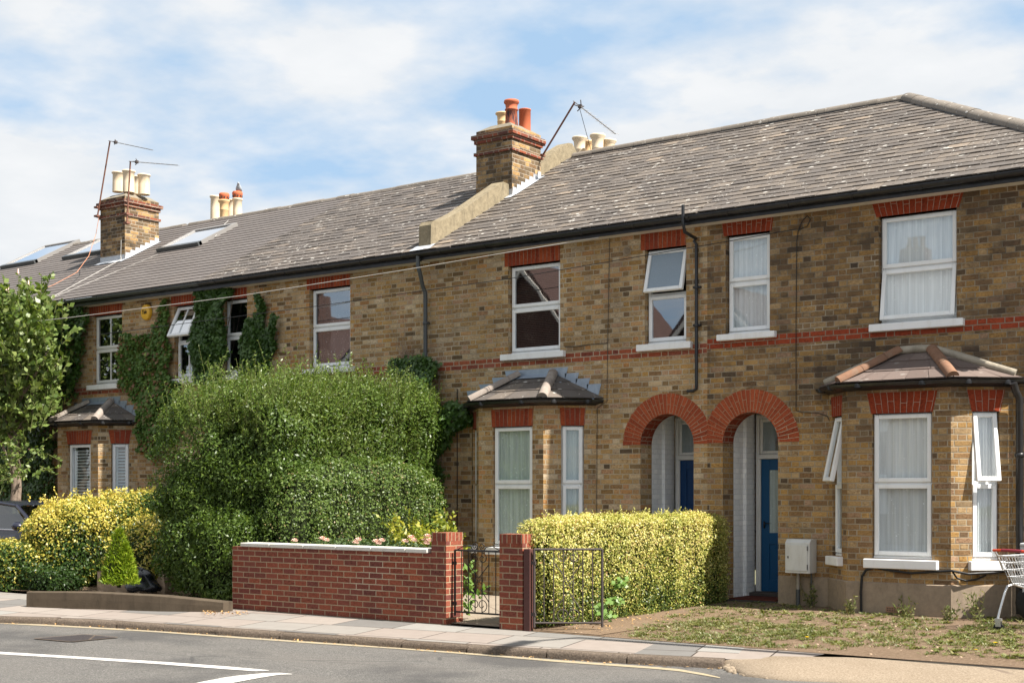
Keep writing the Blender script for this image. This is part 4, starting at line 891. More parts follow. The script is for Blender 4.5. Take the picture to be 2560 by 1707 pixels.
# chimneys
c=chimney(H['C'],-15.15,-14.34,2.03,2.92,8.13,'dark brick stack with two red pots')
pot(c,1278.7,252,2.33,.115,.50,'potsooty','waist'); pot(c,1312,274.5,2.66,.108,.42,'potred','straight'); pot(c,1256,283,2.72,.10,.36,'potbuff','flare')
c=chimney(H['A'],-25.95,-25.07,1.9,2.85,8.24,'dark brick stack with four cream pots')
pot(c,295.5,431,2.45,.13,.46,'potcream'); pot(c,321.7,427,2.14,.13,.50,'potcream'); pot(c,343.5,442,2.66,.125,.42,'potcream'); pot(c,360,437,2.44,.13,.46,'potcream')
rc=chimney(H['A'],-25.95,-25.0,4.75,5.65,7.95,'rear stack behind the ridge with vent-capped pots',rear=True)
pot(rc,538,490,5.3,.118,.62,'potcream'); pot(rc,560.4,501,4.98,.112,.52,'potbuff','flare',top=True); pot(rc,578,500,5.5,.11,.45,'potcream'); pot(rc,593.5,497,5.18,.112,.55,'potcream','plain',top=True)
rc=chimney(H['C'],-15.0,-14.1,4.9,5.75,7.78,'rear stack behind the ridge with cream pots',rear=True)
pot(rc,1449,343.5,5.15,.118,.55,'potcream','flare'); pot(rc,1471,354,5.55,.105,.5,'potbuff','flare'); pot(rc,1494,337,5.15,.12,.6,'potcream','flare'); pot(rc,1522,351,5.45,.118,.5,'potcream','flare')
# roof windows
def skylight(h,pts):
    P=[onroof(*p,.0) for p in pts]; x0=(P[0].x+P[3].x)/2; x1=(P[1].x+P[2].x)/2; y0=(P[0].y+P[1].y)/2; y1=(P[2].y+P[3].y)/2
    L=math.hypot(y1-y0,SL*(y1-y0)); M_=Matrix.Translation((0,y0,roofz(y0)))@Matrix.Rotation(math.atan(SL),4,'X')
    mb=MB(); w=.075
    for q in ((x0,x0+w,0,L),(x1-w,x1,0,L)): mb.box((q[0],q[2],0),(q[1],q[3],.085),M_)
    mb.box((x0+w,L-w,0),(x1-w,L,.084),M_); mb.box((x0+w,.0,0),(x1-w,w,.07),M_)
    f=build('skylight',mb,M['skyframe'],H[h]); mb=MB()
    mb.box((x0,-.04,0),(x1,w,.095),M_); build('skylight_rail',mb,M['blackgrey'],f)
    mb=MB(); mb.face([M_@Vector(p) for p in ((x0+w,w,.06),(x1-w,w,.06),(x1-w,L-w,.06),(x0+w,L-w,.06))]); build('glass',mb,M['glassroof'],f)
skylight('A',((409.5,625),(497.5,619.6),(583.6,568),(493.7,581))); skylight('Z',((27,667),(97.6,660),(187.5,608),(103,623))); skylight('Z',((182,644),(262,636),(340,590),(255,600)))
# bays
bay(H['D'],-7.47,-7.0,-5.636,-5.02,.5,'stockD','lintD','terra','fillet',-6.46,-6.04,plinth=(.46,-8.215),opens=(12,0,10),cur=('netwhite','netlace'),fcx=-6.27,fw=.79,flare=.06)
bay(H['C'],-13.66,-13.13,-11.88,-11.25,.5,'stockC','lintC','hipgrey','lead',-12.66,-12.02,cur='netgreen',fcx=-12.47,fw=.77,flare=.015)
bay(H['A'],-24.66,-24.14,-22.8,-22.2,.5,'stockB','lintC','hipgrey','lead',-23.7,-23.0,shut=True,cur=None,fcx=-23.42,fw=.75,flare=.05,zw=(.81,2.6,1.2),gm='black')
# down pipes
def pipe(h,name,pts,r,mat='black',brackets=()):
    mb=MB(); mb.tube(pts,r,10)
    for b in brackets: mb.lathe((b[0],b[1],b[2]-.03),[(r*1.0,0),(r*1.25,.005),(r*1.25,.05),(r,.055)],10); mb.box((b[0]-.06,b[1],b[2]-.015),(b[0]+.06,b[1]+.05,b[2]+.015))
    return build(name,mb,M[mat],H[h])
x=at(1047,630,-.27).x; x2=at(1064,720,-.07).x
pipe('B','downpipe',[(x,-.29,5.54),(x,-.29,5.36),(x+.02,-.27,5.27),(x2-.02,-.12,5.06),(x2,-.08,4.96),(x2,-.075,4.85),(x2,-.075,0.1)],.036,'blackgrey',[(x2,-.075,4.45),(x2,-.075,3.0)])
x=at(1711,560,-.3).x; x2=at(1741,700,-.05).x; xl=at(1718,978,-.05).x
pipe('C','downpipe',[(x,-.34,5.75),(x,-.34,5.50),(x+.02,-.33,5.36),(x+.06,-.06,5.30),(x2-.04,-.05,5.27),(x2,-.05,5.22),(x2,-.05,3.20),(x2,-.05,3.13),(x2-.05,-.05,3.10),(xl,-.05,3.10)],.024,'black',[(x2,-.05,4.6),(x2,-.05,4.05)])
X=at(2549,1100,-.08).x
pipe('D','downpipe',[(X-.04,-.2,2.99),(X-.03,-.16,2.9),(X,-.08,2.8),(X,-.08,.12)],.045,'black',[(X,-.08,2.1),(X,-.08,.9)])
# wall vents, air bricks
w=at(1568,628,-.01); mb=MB(); Mx=Matrix.Rotation(R(90),4,'X'); mb.lathe(w,[(.001,.004),(.05,.004),(.062,.022),(.066,.022),(.068,0)],20,M=Mx)
for k in range(-2,3): mb.box((w.x-.045,w.y-.02,w.z+k*.02-.003),(w.x+.045,w.y-.008,w.z+k*.02+.004))
build('wall_vent',mb,M['vent'],H['C'])
for px,py,Y in ((2236,1523,-.525),):
    w=at(px,py,Y); mb=MB(); mb.box((w.x-.11,Y-.006,w.z-.035),(w.x+.11,Y+.03,w.z+.035))
    for i in range(9):
        for j in range(2): mb.box((w.x-.095+i*.0225,Y-.008,w.z-.02+j*.025),(w.x-.083+i*.0225,Y-.005,w.z-.005+j*.025),m=1)
    build('air_brick',mb,[M['airbrick'],M['inside']],H['D'])
w=Vector((-5.37,-.275,.16)); t=Vector((.536,.5,0)).normalized(); pl=Plane(w,t,(t.y,-t.x,0)); mb=MB(); fbox(mb,pl,-.11,.11,-.035,.035,-.0,.03)
for i in range(9): fbox(mb,pl,-.095+i*.0225,-.083+i*.0225,-.015,.012,.028,.032,m=1)
build('air_brick',mb,[M['airbrick'],M['inside']],H['D'])
# aerials -----------------------------------------------------------------
def aerial(label,base,top,tip,nel,el,flat=True,mat='rust'):
    base,top,tip=Vector(base),Vector(top),Vector(tip); t=thing('tv_aerial',label,'aerial',base,'television aerials on the chimneys')
    mb=MB(); mb.tube([base,top],.017,8); mb.box((base.x-.06,base.y-.05,base.z+.02),(base.x+.06,base.y+.05,base.z+.06)); mb.box((base.x-.06,base.y-.05,base.z+.22),(base.x+.06,base.y+.05,base.z+.26)); build('pole',mb,M[mat],t)
    d=(tip-top).normalized(); side=d.cross(Vector((0,0,1))).normalized(); upv=side.cross(d); mb=MB(); mb.tube([top-d*.06,tip],.010,6)
    for k in range(nel):
        q=top.lerp(tip,.25+.74*k/(nel-1)); v=(side if flat else upv); mb.tube([q-v*el,q+v*el],.0035,5)
    build('boom',mb,M['alu'],t); mb=MB()
    q=top.lerp(tip,.14)
    for v in (side,upv): mb.tube([q-v*el*1.2-d*.05,q-v*el*.3+d*.02,q+v*el*.3+d*.02,q+v*el*1.2-d*.05],.010,5)
    mb.box((q.x-.03,q.y-.03,q.z-.03),(q.x+.03,q.y+.03,q.z+.03)); build('reflector',mb,M['irongrey'],t)
    return t
aerial('taller rusty tv aerial leaning beside the cream-potted chimney',at(243,545,1.8),at(275,353,1.8),at(381,375.5,1.5),7,.045)
aerial('shorter rusty tv aerial in front of the cream chimney pots',at(317,562,1.82),at(326,404,1.8),at(444,413.5,1.4),8,.055)
aerial('slanting rusty tv aerial beside the red-potted chimney',at(1353,395,2.95),at(1437,256,2.9),at(1538,335,2.3),9,.085)
mb=MB(); a,b=at(1450,275,2.8),at(1478,378,3.6); mb.tube([a,b],.005,5); o=build('cable',mb,M['cable']); tag(o,'thin dark cable hanging from the slanting aerial to the ridge','cable')
# cables ------------------------------------------------------------------
def cable(label,pts,r,mat,sag=0,group=None):
    P=[]; 
    for a,b in zip(pts[:-1],pts[1:]):
        a,b=Vector(a),Vector(b)
        for k in range(12): 
            t=k/12; P.append(a.lerp(b,t)+Vector((0,0,-sag*4*t*(1-t))))
    P.append(Vector(pts[-1])); mb=MB(); mb.tube(P,r,6); o=build('cable',mb,M[mat]); tag(o,label,'cable',group); return o
cable('pale overhead cable running from the leafy tree to the eaves',[at(90,803,-1.3),at(165,795,-1.25),at(600,739.7,-.9),at(1000,677,-.6),at(1300,626,-.45),at(1497,594,-.3)],.0062,'cablewhite')
cable('thin black overhead cable crossing in front of all the upper windows',[at(250,836,-.7),at(779,767,-.6),at(1280,695.5,-.5),at(1817,604,-.25),at(1990,573,-.03)],.006,'cable')
cable('white cable slanting from the eaves up to the cream-potted chimney',[at(119,749,-.4),at(245,680,.7),at(303,648,1.85),at(302,640,1.88),at(303,600,1.88)],.007,'cablewhite')
cable('white cable slanting from the eaves up over the roof window',[at(119,749,-.4),at(290,679,.9),at(395,636,1.5)],.006,'cablewhite')
cable('white cable lying over the ridge by the vent-capped pots',[onroof(538,592,.05),onroof(560,562,.05),at(577,546,3.95)],.006,'cablewhite')
cable('orange cable drooping from the leaning aerial down over the roof',[at(100,726,-.3),at(134,712,0),at(192,681,.6),at(222,640,1.2),at(240,585,1.75),at(247,545,1.8)],.006,'cableorange')
F2=lambda px,py:at(px,py,-.012)
lp=[F2(1990,1025),F2(1990,800),F2(1992,600),F2(1996,575),F2(2006,552),F2(2018,540),F2(2026,548),F2(2018,566),F2(2002,572),F2(1994,580)]
cable('thin black cable with a loop under the eaves, running down to the meter box',[F2(2085,1438),F2(2086,1390),F2(2080,1200),F2(2080,1062),F2(2068,1040),F2(2045,1032),F2(2004,1030)]+lp,.005,'cable')
cable('grey cable clipped down the wall from eaves to greenish-netted bay',[F2(1491,1290),F2(1493,1020),F2(1517,1003),F2(1519,860),F2(1522,700),F2(1524,590)],.0045,'cablegrey')
cable('short black cable running from the clipped wall cable to the wide upper window',[F2(1412,867),F2(1440,866),F2(1475,861),F2(1518,858)],.005,'cable')
cable('thick black cable down the shaded wall by the creeper',[F2(1143,972),F2(1143,1150),F2(1143,1335)],.008,'cable')
BY=-.53
B2=lambda px,py:at(px,py,BY-.02)
cable('thick black cable drooping under the sills of the open-sashed bay',[B2(2153,1530),B2(2152,1480),B2(2155,1440),B2(2165,1424),B2(2185,1418),B2(2230,1426),B2(2280,1432),B2(2340,1428),B2(2380,1426),at(2420,1434,-.48),at(2490,1430,-.2),at(2530,1425,-.06)],.017,'cable')
cable('black cable loop hanging on the sunlit side of the bay',[at(2380,1426,BY-.02),at(2392,1444,-.47),at(2415,1451,-.42),at(2440,1448,-.34),at(2465,1437,-.26)],.012,'cable')
# alarm box with its lettering ---------------------------------------------
w=at(369,781,-.01); t=thing('alarm_box','yellow round alarm box on the ivy covered brick front','alarm box',w)
mb=MB(); prof=[(.001,.075),(.11,.075),(.135,.062),(.142,.04),(.142,0)]; Mx=Matrix.Rotation(R(90),4,'X')@Matrix.Diagonal((1,1.12,1,1)); mb.lathe(w,prof,28,M=Mx); build('case',mb,M['alarm'],t)
cu=bpy.data.curves.new('lettering','FONT'); cu.body='Yale'; cu.size=.12; cu.align_x='CENTER'; cu.align_y='CENTER'; cu.extrude=.002; cu.offset=.0022
to=bpy.data.objects.new('tmp',cu); C.objects.link(to); bpy.context.view_layer.update()
me=bpy.data.meshes.new_from_object(to.evaluated_get(bpy.context.evaluated_depsgraph_get())); C.objects.unlink(to); bpy.data.objects.remove(to)
for v in me.vertices: v.co=Vector((v.co.x*.70-.004,-.078-v.co.z,v.co.y))
me.materials.append(M['alarmtext']); o=bpy.data.objects.new('lettering',me); link(o,t)
# meter cabinet --------------------------------------------------------------
Y=-.25; a=at(1963,1347,Y); b=at(2024,1433,Y); t=thing('meter_box','grey metal meter cabinet on the brick wall between blue door and bay','meter box',((a.x+b.x)/2,-.02,b.z))
x0,x1,z0,z1=a.x,b.x,b.z,a.z
mb=MB(); mb.prism([(-.0225,z0),(Y,z0),(Y,z1-.05),(Y+.05,z1),(-.0225,z1)],x0,x1,'X'); build('cabinet',mb,M['meter'],t)
mb=MB(); mb.box((x0+.015,Y-.012,z0+.03),(x1-.03,Y-.001,z1-.07),c=.004); d=build('cabinet_door',mb,M['meter'],t)
mb=MB(); mb.box((x0+.04,Y-.02,z0+.20),(x0+.055,Y-.011,z0+.23)); mb.box((x1-.034,Y-.016,z0+.05),(x1-.024,Y-.008,z0+.12)); mb.box((x1-.034,Y-.016,z1-.15),(x1-.024,Y-.008,z1-.09)); build('lock',mb,M['irongrey'],d)
mb=MB(); mb.tube([(x0+.12,-.10,z0),(x0+.12,-.10,.28)],.024,10); build('conduit',mb,M['pvcgrey'],t); mb=MB(); mb.tube([(x0+.12,-.10,.30),(x0+.12,-.10,.03)],.03,10); mb.tube([(x1-.06,-.06,z0),(x1-.06,-.06,.03)],.014,8); build('conduit',mb,M['blackgrey'],t)
# garden wall, pillars, gates -------------------------------------------------
WY=CD; gy=-4.47
t=thing('garden_wall','low red brick garden wall with pale coping stones and an end pillar','garden wall',(-12.5,gy,0))
mb=MB(); mb.box((-14.42,gy,-.12),(-10.79,gy+.225,.875)); build('wall',mb,M['gwall'],t)
mb=MB(); x=-14.23
while x<-10.86:
    e=min(x+random.uniform(.56,.66),-10.835); mb.box((x+.003,gy-.03,.876+random.uniform(0,.003)),(e-.003,gy+.255,.932),c=.008); x=e
build('coping',mb,M['coping'],t)
mb=MB(); mb.box((-10.785,gy-.004,-.1),(-10.55,gy+.33,1.03)); 
build('pillar',mb,M['gwall'],t)
M['gsoldier']=brick_mat('soldier_brick',GW,(.36,.27,.175),bond='stretcher',h=.2,P=.072,joint=.011,wob=.003)
mb=MB(); mb.box((-10.785,gy-.004,1.031),(-10.55,gy+.33,1.135)); build('pillar_cap',mb,M['gsoldier'],t)
t=thing('gate_pillar','red brick pillar between the closed gate and the golden hedge','pillar',(-9.56,gy,0))
mb=MB(); mb.box((-9.73,gy,-.06),(-9.39,gy+.225,1.03)); build('shaft',mb,M['gwall'],t); mb=MB(); mb.box((-9.73,gy,1.031),(-9.39,gy+.225,1.138)); build('cap',mb,M['gsoldier'],t)
mb=MB(); mb.box((-9.375,gy+.0,-.05),(-9.28,gy+.07,.97),c=.006); o=build('gate_post',mb,M['postred']); tag(o,'dark red metal gate post standing beside the brick pillar','post')
def scroll(mb,c,u,v,r,turns=1.3,r0=.006,sgn=1,start=0,n=20):
    P=[]
    for k in range(n+1):
        a=start+sgn*2*math.pi*turns*k/n; q=r*(1-.75*k/n); P.append(c+u*math.cos(a)*q+v*math.sin(a)*q)
    mb.tube(P,r0,5)
def gate(name,label,o,u,w,z0,z1,mat,arched,t=.010):
    o=Vector(o); u=Vector(u).normalized(); up=Vector((0,0,1)); T=thing(name,label,'gate',o)
    P=lambda a,z:o+u*a+up*(z-o.z)
    mb=MB(); mb.tube([P(0,z0-.05),P(0,z1)],t*1.4,6); mb.tube([P(w,z0-.05),P(w,z1)],t*1.4,6); mb.tube([P(0,z0),P(w,z0)],t*1.2,6); mb.tube([P(0,z1),P(w,z1)],t*1.4,6); build('frame',mb,M[mat],T)
    mb=MB(); n=6
    for k in range(1,n+1):
        a=w*k/(n+1); mb.tube([P(a,z0),P(a,z1)],t*.62,5)
    build('bars',mb,M[mat],T)
    mb=MB(); c=w/2; h=z1-z0
    for sg in (-1,1):
        scroll(mb,P(c+sg*.055,z0+.10),u*sg,up,.085,1.2,t*.55,1,-math.pi/2); scroll(mb,P(c+sg*.06,z1-.09),u*sg,up,.07,1.2,t*.55,-1,math.pi/2)
        scroll(mb,P(c+sg*.03,z0+h*.52),u*sg,up,.04,1.1,t*.5,-1,math.pi/2)
        mb.tube([P(c+sg*.16,z1-.16),P(c,z0+h*.56)],t*.55,5); mb.tube([P(c+sg*.02,z0+h*.4),P(c+sg*.16,z0+.14)],t*.55,5)
        if arched: scroll(mb,P(c+sg*.06,z1+.055),u*sg,up,.055,1.5,t*.6,-1,0); mb.tube([P(c+sg*.12,z1+.05),P(c+sg*.22,z1+.06),P(c+sg*.34,z1+.005)],t*.6,5)
    build('scrollwork',mb,M[mat],T)
    for z in (z0+.1,z1-.16): mb=MB(); mb.box((-.05,-.012,-.02),(.02,.012,.02),Matrix.Translation(P(0,z))); build('hinge',mb,M[mat],T)
    return T
gate('iron_gate','black wrought iron gate closed between the two brick pillars',(-10.51,gy+.12,.02),(1,0,0),.74,.16,.92,'iron',True)
gate('iron_gate','grey iron gate swung open against the golden clipped hedge',(-9.24,gy+.03,.02),(CT,ST,0),.80,.10,.965,'irongrey',False,.011)
# low concrete wall and planter blocks, bag
a=[gnd(66,1512.8,0),gnd(220,1518,0),gnd(400,1524,0),gnd(558,1527.5,0)]
mb=MB(); hts=[.20,.22,.20,.13]; rows=[]
for p,h in zip(a,hts):
    n=Vector((.1,1,0)).normalized()*.16; rows.append([p+Vector((0,0,-.1)),p+Vector((0,.0,h*.5)),p+Vector((0,.004,h-.012)),p+Vector((0,.02,h)),p+n+Vector((0,0,h)),p+n+Vector((0,0,-.1))])
for p in a[:]: pass
mb.grid(rows,False,False); mb.face(rows[0]); mb.face(rows[-1][::-1]); o=build('concrete_wall',mb,M['wallconc']); tag(o,'low stained, shade-dark concrete wall along the pavement below the golden bush','wall')
for k,(xa,xb) in enumerate(((236,310),(313,345),(392,410),(412,470))):
    p,q=gnd(xa,1487,.0),gnd(xb,1490,.0); p.y+=.15; q.y+=.15; d=(q-p); mb=MB(); Mx=Matrix.Translation((p+q)/2)@Matrix.Rotation(math.atan2(d.y,d.x),4,'Z'); 
    bm=bmesh.new(); bmesh.ops.create_cube(bm,size=1); bmesh.ops.subdivide_edges(bm,edges=list(bm.edges),cuts=4,use_grid_fill=True)
    for v in bm.verts: v.co=Mx@Vector((v.co.x*d.length+random.uniform(-.012,.012),v.co.y*.22+random.uniform(-.015,.015),.19+v.co.z*.36+random.uniform(-.01,.01)))
    for f in bm.faces: mb.face([v.co for v in f.verts],.5)
    bm.free(); o=build('stone_block',mb,M['block']); tag(o,['long rough stone block in front of the small conifer','short stone block between conifer and black bag','narrow stone block between black bag and tall hedge','rough stone block half under the tall hedge'][k],'stone block','planter edging blocks')
# bin bag
c=gnd(356,1496,.0); c.y+=.02; c.z=.12; mb=MB(); rows=[]; 
for i in range(13):
    ph=i/12; z=c.z+.33*ph; r=.27*(1-ph**2.6)**.55*(.9+.1*math.sin(ph*9))+.012; row=[]
    for j in range(26):
        a=2*math.pi*j/26; rr=r*(1+.10*math.sin(a*3+ph*4)+.05*math.sin(a*7+ph*9)+.035*math.sin(a*13-ph*14)); row.append((c.x+rr*math.cos(a)*1.1-.04*ph,c.y+rr*math.sin(a)*.85,z+.012*math.sin(a*5+ph*8)))
    rows.append(row)
mb.grid(rows,True,True); mb.tube([(c.x-.04,c.y,.43),(c.x-.07,c.y-.01,.465),(c.x-.09,c.y-.02,.46)],[.05,.02,.025],7); o=build('bin_bag',mb,M['binbag']); tag(o,'black plastic bin bag sitting on the low concrete wall','bin bag')
# ------------------------------------------------------------ planting
def plant(name,label,cat,loc,group=None): return thing(name,label,cat,loc,group)
def shoots(n,base,dirn,L,leafs,size,aspect,spread=.35):
    """upright sprigs: returns leaf quads and stalks"""
    P=[];D=[];Nn=[];st=[]
    for b,l in zip(base,L):
        d=np.array(dirn)+rng.normal(size=3)*spread; d/=np.linalg.norm(d); m=int(leafs*(.7+.6*random.random())); st.append((b,b+d*l))
        for k in range(m):
            t=(k+.5)/m; p=b+d*l*t; s=rng.normal(size=3); s-=d*s.dot(d); s/=np.linalg.norm(s)+1e-9
            P.append(p); D.append(s*.8+d*.7); Nn.append(np.cross(s,d)+rng.normal(size=3)*.5+d*.5)
    P,D,Nn=np.array(P),np.array(D),np.array(Nn)
    return leafdata(P,Nn,size*rng.uniform(.7,1.2,len(P)),aspect,dirs=D),st
# tall boundary hedge
t=plant('tall_hedge','tall unclipped green privet hedge towering over the red garden wall','hedge',(-15.1,-2.4,0))
c,r=(-14.95,-2.2,1.58),(1.0,1.9,1.58); mb=MB(); corepoly(mb,c,tuple(x-.2 for x in r),4); build('stems_or_core',mb,M['shade_core'],t)
V,P,dp=shell(c,r,4,62000,.062,.42,.28,.20,2.0,.6,1)
for c2,r2,n2,sd2 in (((-15.75,-3.5,1.0),(.78,.85,1.15),16000,21),((-15.85,-3.35,2.1),(.88,1.0,1.1),20000,25),((-14.45,-3.3,2.25),(.5,.85,.75),11000,22),((-14.4,-1.2,2.48),(.55,1.0,.75),11000,23),((-15.1,-2.3,2.6),(.85,1.3,.66),13000,24)):
    Va,Pa,da=shell(c2,r2,2.6,n2,.062,.42,.26,.18,2.6,.6,sd2); V=np.concatenate([V,Va]); P=np.concatenate([P,Pa]); dp=np.concatenate([dp,da])
rn=rng.beta(2,2.2,len(V))*.8+np.clip((P[:,2]-2.2)*.15,0,.2)
top,nt=blob(c,r,4,5200); ok=(nt[:,2]>.25)|((nt[:,0]>.4)&(top[:,2]>1.9)); top=top[ok][:3000]; nt=nt[ok][:3000]
for c2,r2 in (((-15.75,-3.35,2.15),(.85,1.0,1.1)),((-15.1,-2.3,2.6),(.85,1.3,.66)),((-14.4,-1.2,2.48),(.55,1.0,.75)),((-14.45,-3.3,2.25),(.5,.85,.75))):
    ta,na=blob(c2,r2,2.6,1100); oka=na[:,2]>.1; top=np.concatenate([top,ta[oka]]); nt=np.concatenate([nt,na[oka]])
V2,st=shoots(0,list(top-nt*.05),(.16,-.05,1),np.abs(rng.normal(.27,.16,len(top)))+.06,16,.052,.36)
leafobj('foliage',np.concatenate([V,V2]),np.concatenate([rn,.35+.55*rng.random(len(V2))]),M['privet'],t)
mb=MB()
for a,b in st[::2]: mb.tube([a,b],.003,3,caps=False)
build('shoots',mb,M['twig'],t)
# clipped dome in front of it
t=plant('clipped_shrub','rounded clipped dark green shrub behind the red garden wall','shrub',(-13.6,-2.6,0))
c,r=(-13.9,-2.35,1.0),(.52,1.85,1.18); mb=MB(); corepoly(mb,c,(.38,1.7,1.05),2.8); build('stems_or_core',mb,M['shade_core'],t)
V,P,dp=shell(c,r,2.8,44000,.042,.55,.18,.07,4.5,.65,5); leafobj('foliage',V,np.where(rng.random(len(V))<.03,1.0,rng.beta(2,2,len(V))*.95),M['clipped'],t)
# front skirt of the tall hedge spilling over the low wall
t=plant('privet_skirt','dark green privet spilling over the concrete wall beside the red wall','shrub',(-15.0,-4.3,0))
mb=MB(); VV=[]; top=[]
for c,r,n,sd in (((-15.75,-3.75,.95),(.72,.55,1.0),15000,9),((-14.95,-4.05,.62),(.62,.42,.72),11000,10),((-15.3,-3.7,1.55),(.8,.5,.6),12000,11)):
    corepoly(mb,c,tuple(x-.17 for x in r),2.4); V,P,dp=shell(c,r,2.4,n,.06,.45,.26,.20,2.6,.7,sd); VV.append(V); ta,na=blob(c,r,2.4,500); top.append(ta[na[:,2]>-.1])
build('stems_or_core',mb,M['shade_core'],t); top=np.concatenate(top); V2,st=shoots(0,list(top),(.25,-.3,.8),np.abs(rng.normal(.16,.10,len(top)))+.05,12,.055,.4)
V=np.concatenate(VV+[V2]); leafobj('foliage',V,rng.beta(2,2.4,len(V))*.9,M['privet'],t)
# golden clipped hedge
t=plant('golden_hedge','neatly clipped golden yellow hedge behind the open iron gate','hedge',(-9.6,-2.3,0))
c,r=(-9.29,-2.17,.66),(.255,2.13,.66); mb=MB(); corepoly(mb,c,(.15,2.02,.57),9); mb.v=[(p[0]+.065*(p[1]+2.2),p[1],p[2]) for p in mb.v]; build('stems_or_core',mb,M['shade_core'],t)
V,P,dp=shell(c,r,9,90000,.029,.66,.10,.035,5,.55,3,up=.2); sh=.065*(P[:,1]+2.2); V[:,:,0]+=sh[:,None]; P[:,0]+=sh
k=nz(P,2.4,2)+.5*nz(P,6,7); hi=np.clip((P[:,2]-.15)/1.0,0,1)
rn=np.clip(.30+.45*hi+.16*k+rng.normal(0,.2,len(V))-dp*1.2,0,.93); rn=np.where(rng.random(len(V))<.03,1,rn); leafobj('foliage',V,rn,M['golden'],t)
q=[]; 
for _ in range(140): q.append(np.array([random.uniform(-9.5,-9.1),random.uniform(-4.0,-.3),1.30]))
V2,st=shoots(0,q,(0,0,1),np.abs(rng.normal(.06,.03,140))+.02,7,.03,.6); leafobj('shoots',V2,.5+.4*rng.random(len(V2)),M['golden'],t)
# golden variegated bush at the left (boundary hedge running back to the ivy house)
t=plant('golden_bush','sprawling yellow variegated bush in front of the shuttered bay window','bush',(-19.6,-3.2,0))
mb=MB(); VV=[];RN=[]
for c,r,n,sd,gold in (((-19.85,-2.75,.70),(.72,1.25,.84),34000,1,.62),((-20.35,-3.95,.30),(.8,.7,.55),16000,2,.66),((-19.5,-4.05,.15),(.9,.35,.25),6000,3,.2),((-19.7,-1.9,.85),(.6,1.0,.80),14000,4,.5)):
    corepoly(mb,c,tuple(x-.13 for x in r),3); V,P,dp=shell(c,r,3,n,.052,.6,.2,.09,3.4,.85,sd)
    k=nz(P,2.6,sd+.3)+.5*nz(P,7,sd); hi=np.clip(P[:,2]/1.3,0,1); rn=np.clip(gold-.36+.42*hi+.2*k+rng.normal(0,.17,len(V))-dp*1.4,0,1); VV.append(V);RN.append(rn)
build('stems_or_core',mb,M['shade_core'],t)
q=[np.array([-19.9+random.uniform(-.4,.5),-2.9+random.uniform(-.9,.9),1.45]) for _ in range(60)]
V2,st=shoots(0,q,(0,0,1),np.abs(rng.normal(.12,.08,60))+.03,9,.05,.55); VV.append(V2); RN.append(.6+.35*rng.random(len(V2)))
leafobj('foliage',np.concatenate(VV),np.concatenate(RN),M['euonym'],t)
t=plant('green_hedge','dark green clipped hedge between golden bush and tall hedge','hedge',(-18.6,-1.0,0))
c,r=(-19.3,-1.15,.82),(.62,1.05,.80); mb=MB(); corepoly(mb,c,(.5,.9,.7),5); build('stems_or_core',mb,M['shade_core'],t); V,P,dp=shell(c,r,5,16000,.048,.55,.18,.06,4,.8,6); leafobj('foliage',V,rng.beta(2,2,len(V))+.12*(P[:,2]>1.5),M['greenpriv'],t)
c,r=(-17.9,-2.7,.55),(.9,.9,.66); t=plant('low_shrub','low dark mixed shrub in the shade behind the black bag','shrub',(-17.9,-2.9,0)); mb=MB(); corepoly(mb,c,(.7,.8,.45),3); build('stems_or_core',mb,M['shade_core'],t); V,P,dp=shell(c,r,3,15000,.055,.55,.2,.12,3.2,.85,8); leafobj('foliage',V,np.clip(rng.beta(2,2,len(V))+.15*nz(P,3,1),0,1),M['euonym'],t)
# small bright conifer
b=gnd(252,1500,.05); b.y+=.32; b.z=.22; t=plant('small_conifer','small bright lime green conifer on the stone blocks','conifer',b)
P=[];D=[];Nn=[]
for (ox,hh,rr) in ((0,.78,.26),(.14,.58,.2),(-.12,.5,.2)):
    n=int(4200*hh)
    for _ in range(n):
        z=random.random()**1.25; a=random.uniform(0,6.283); rad=rr*(1-z)**.75*(.55+.45*random.random()); d=np.array([math.cos(a)*.6,math.sin(a)*.6,1.0]); P.append((b.x+ox+rad*math.cos(a),b.y+rad*math.sin(a),b.z+.05+z*hh)); D.append(d); Nn.append(rng.normal(size=3))
P=np.array(P); V=leafdata(P,np.array(Nn),.085*rng.uniform(.6,1.2,len(P)),.22,dirs=np.array(D)); leafobj('foliage',V,np.clip(rng.beta(2,2,len(V))+.1*nz(P,9),0,1),M['conifer'],t)
mb=MB(); mb.tube([b,b+Vector((0,0,.5))],[.03,.012],6); mb.lathe((b.x,b.y,b.z+.1),[(.16,0),(.18,.2),(.1,.55),(.02,.75)],12); build('trunk',mb,M['shade_core'],t)  # trunk plus a dark cone painting the shaded inside of the conifer
# tree at the left
tb=Vector((-24.6,-1.25,0)); t=plant('garden_tree','leafy green tree with grey trunk rising behind the dark blue car','tree',tb)
mb=MB(); mb.tube([tb+Vector((.08,0,0)),tb+Vector((.02,0,.9)),tb+Vector((.12,.02,1.7)),tb+Vector((.1,0,2.6)),tb+Vector((-.1,.05,3.6))],[.14,.12,.10,.085,.05],9)
br=[]
for k in range(16):
    z=random.uniform(1.7,3.4); a=random.uniform(0,6.283); l=random.uniform(.7,1.5); s0=tb+Vector((.08,0,z)); e=s0+Vector((math.cos(a)*l*.95,math.sin(a)*l*.45,l*.9)); m_=s0.lerp(e,.5)+Vector((0,0,-.08)); mb.tube([s0,m_,e],[.03,.018,.008],6); br.append((s0,e))
build('trunk',mb,M['bark'],t)
P=[];D=[];Nn=[];base=[]
cc=np.array([tb.x-.2,tb.y,4.05]); rr=np.array([1.4,.9,1.55])
for _ in range(560):
    d=rng.normal(size=3); d/=np.linalg.norm(d); k=random.uniform(.45,1)**.5; q=cc+d*rr*k*(1+.12*math.sin(d[0]*7+d[2]*5)); base.append(q)
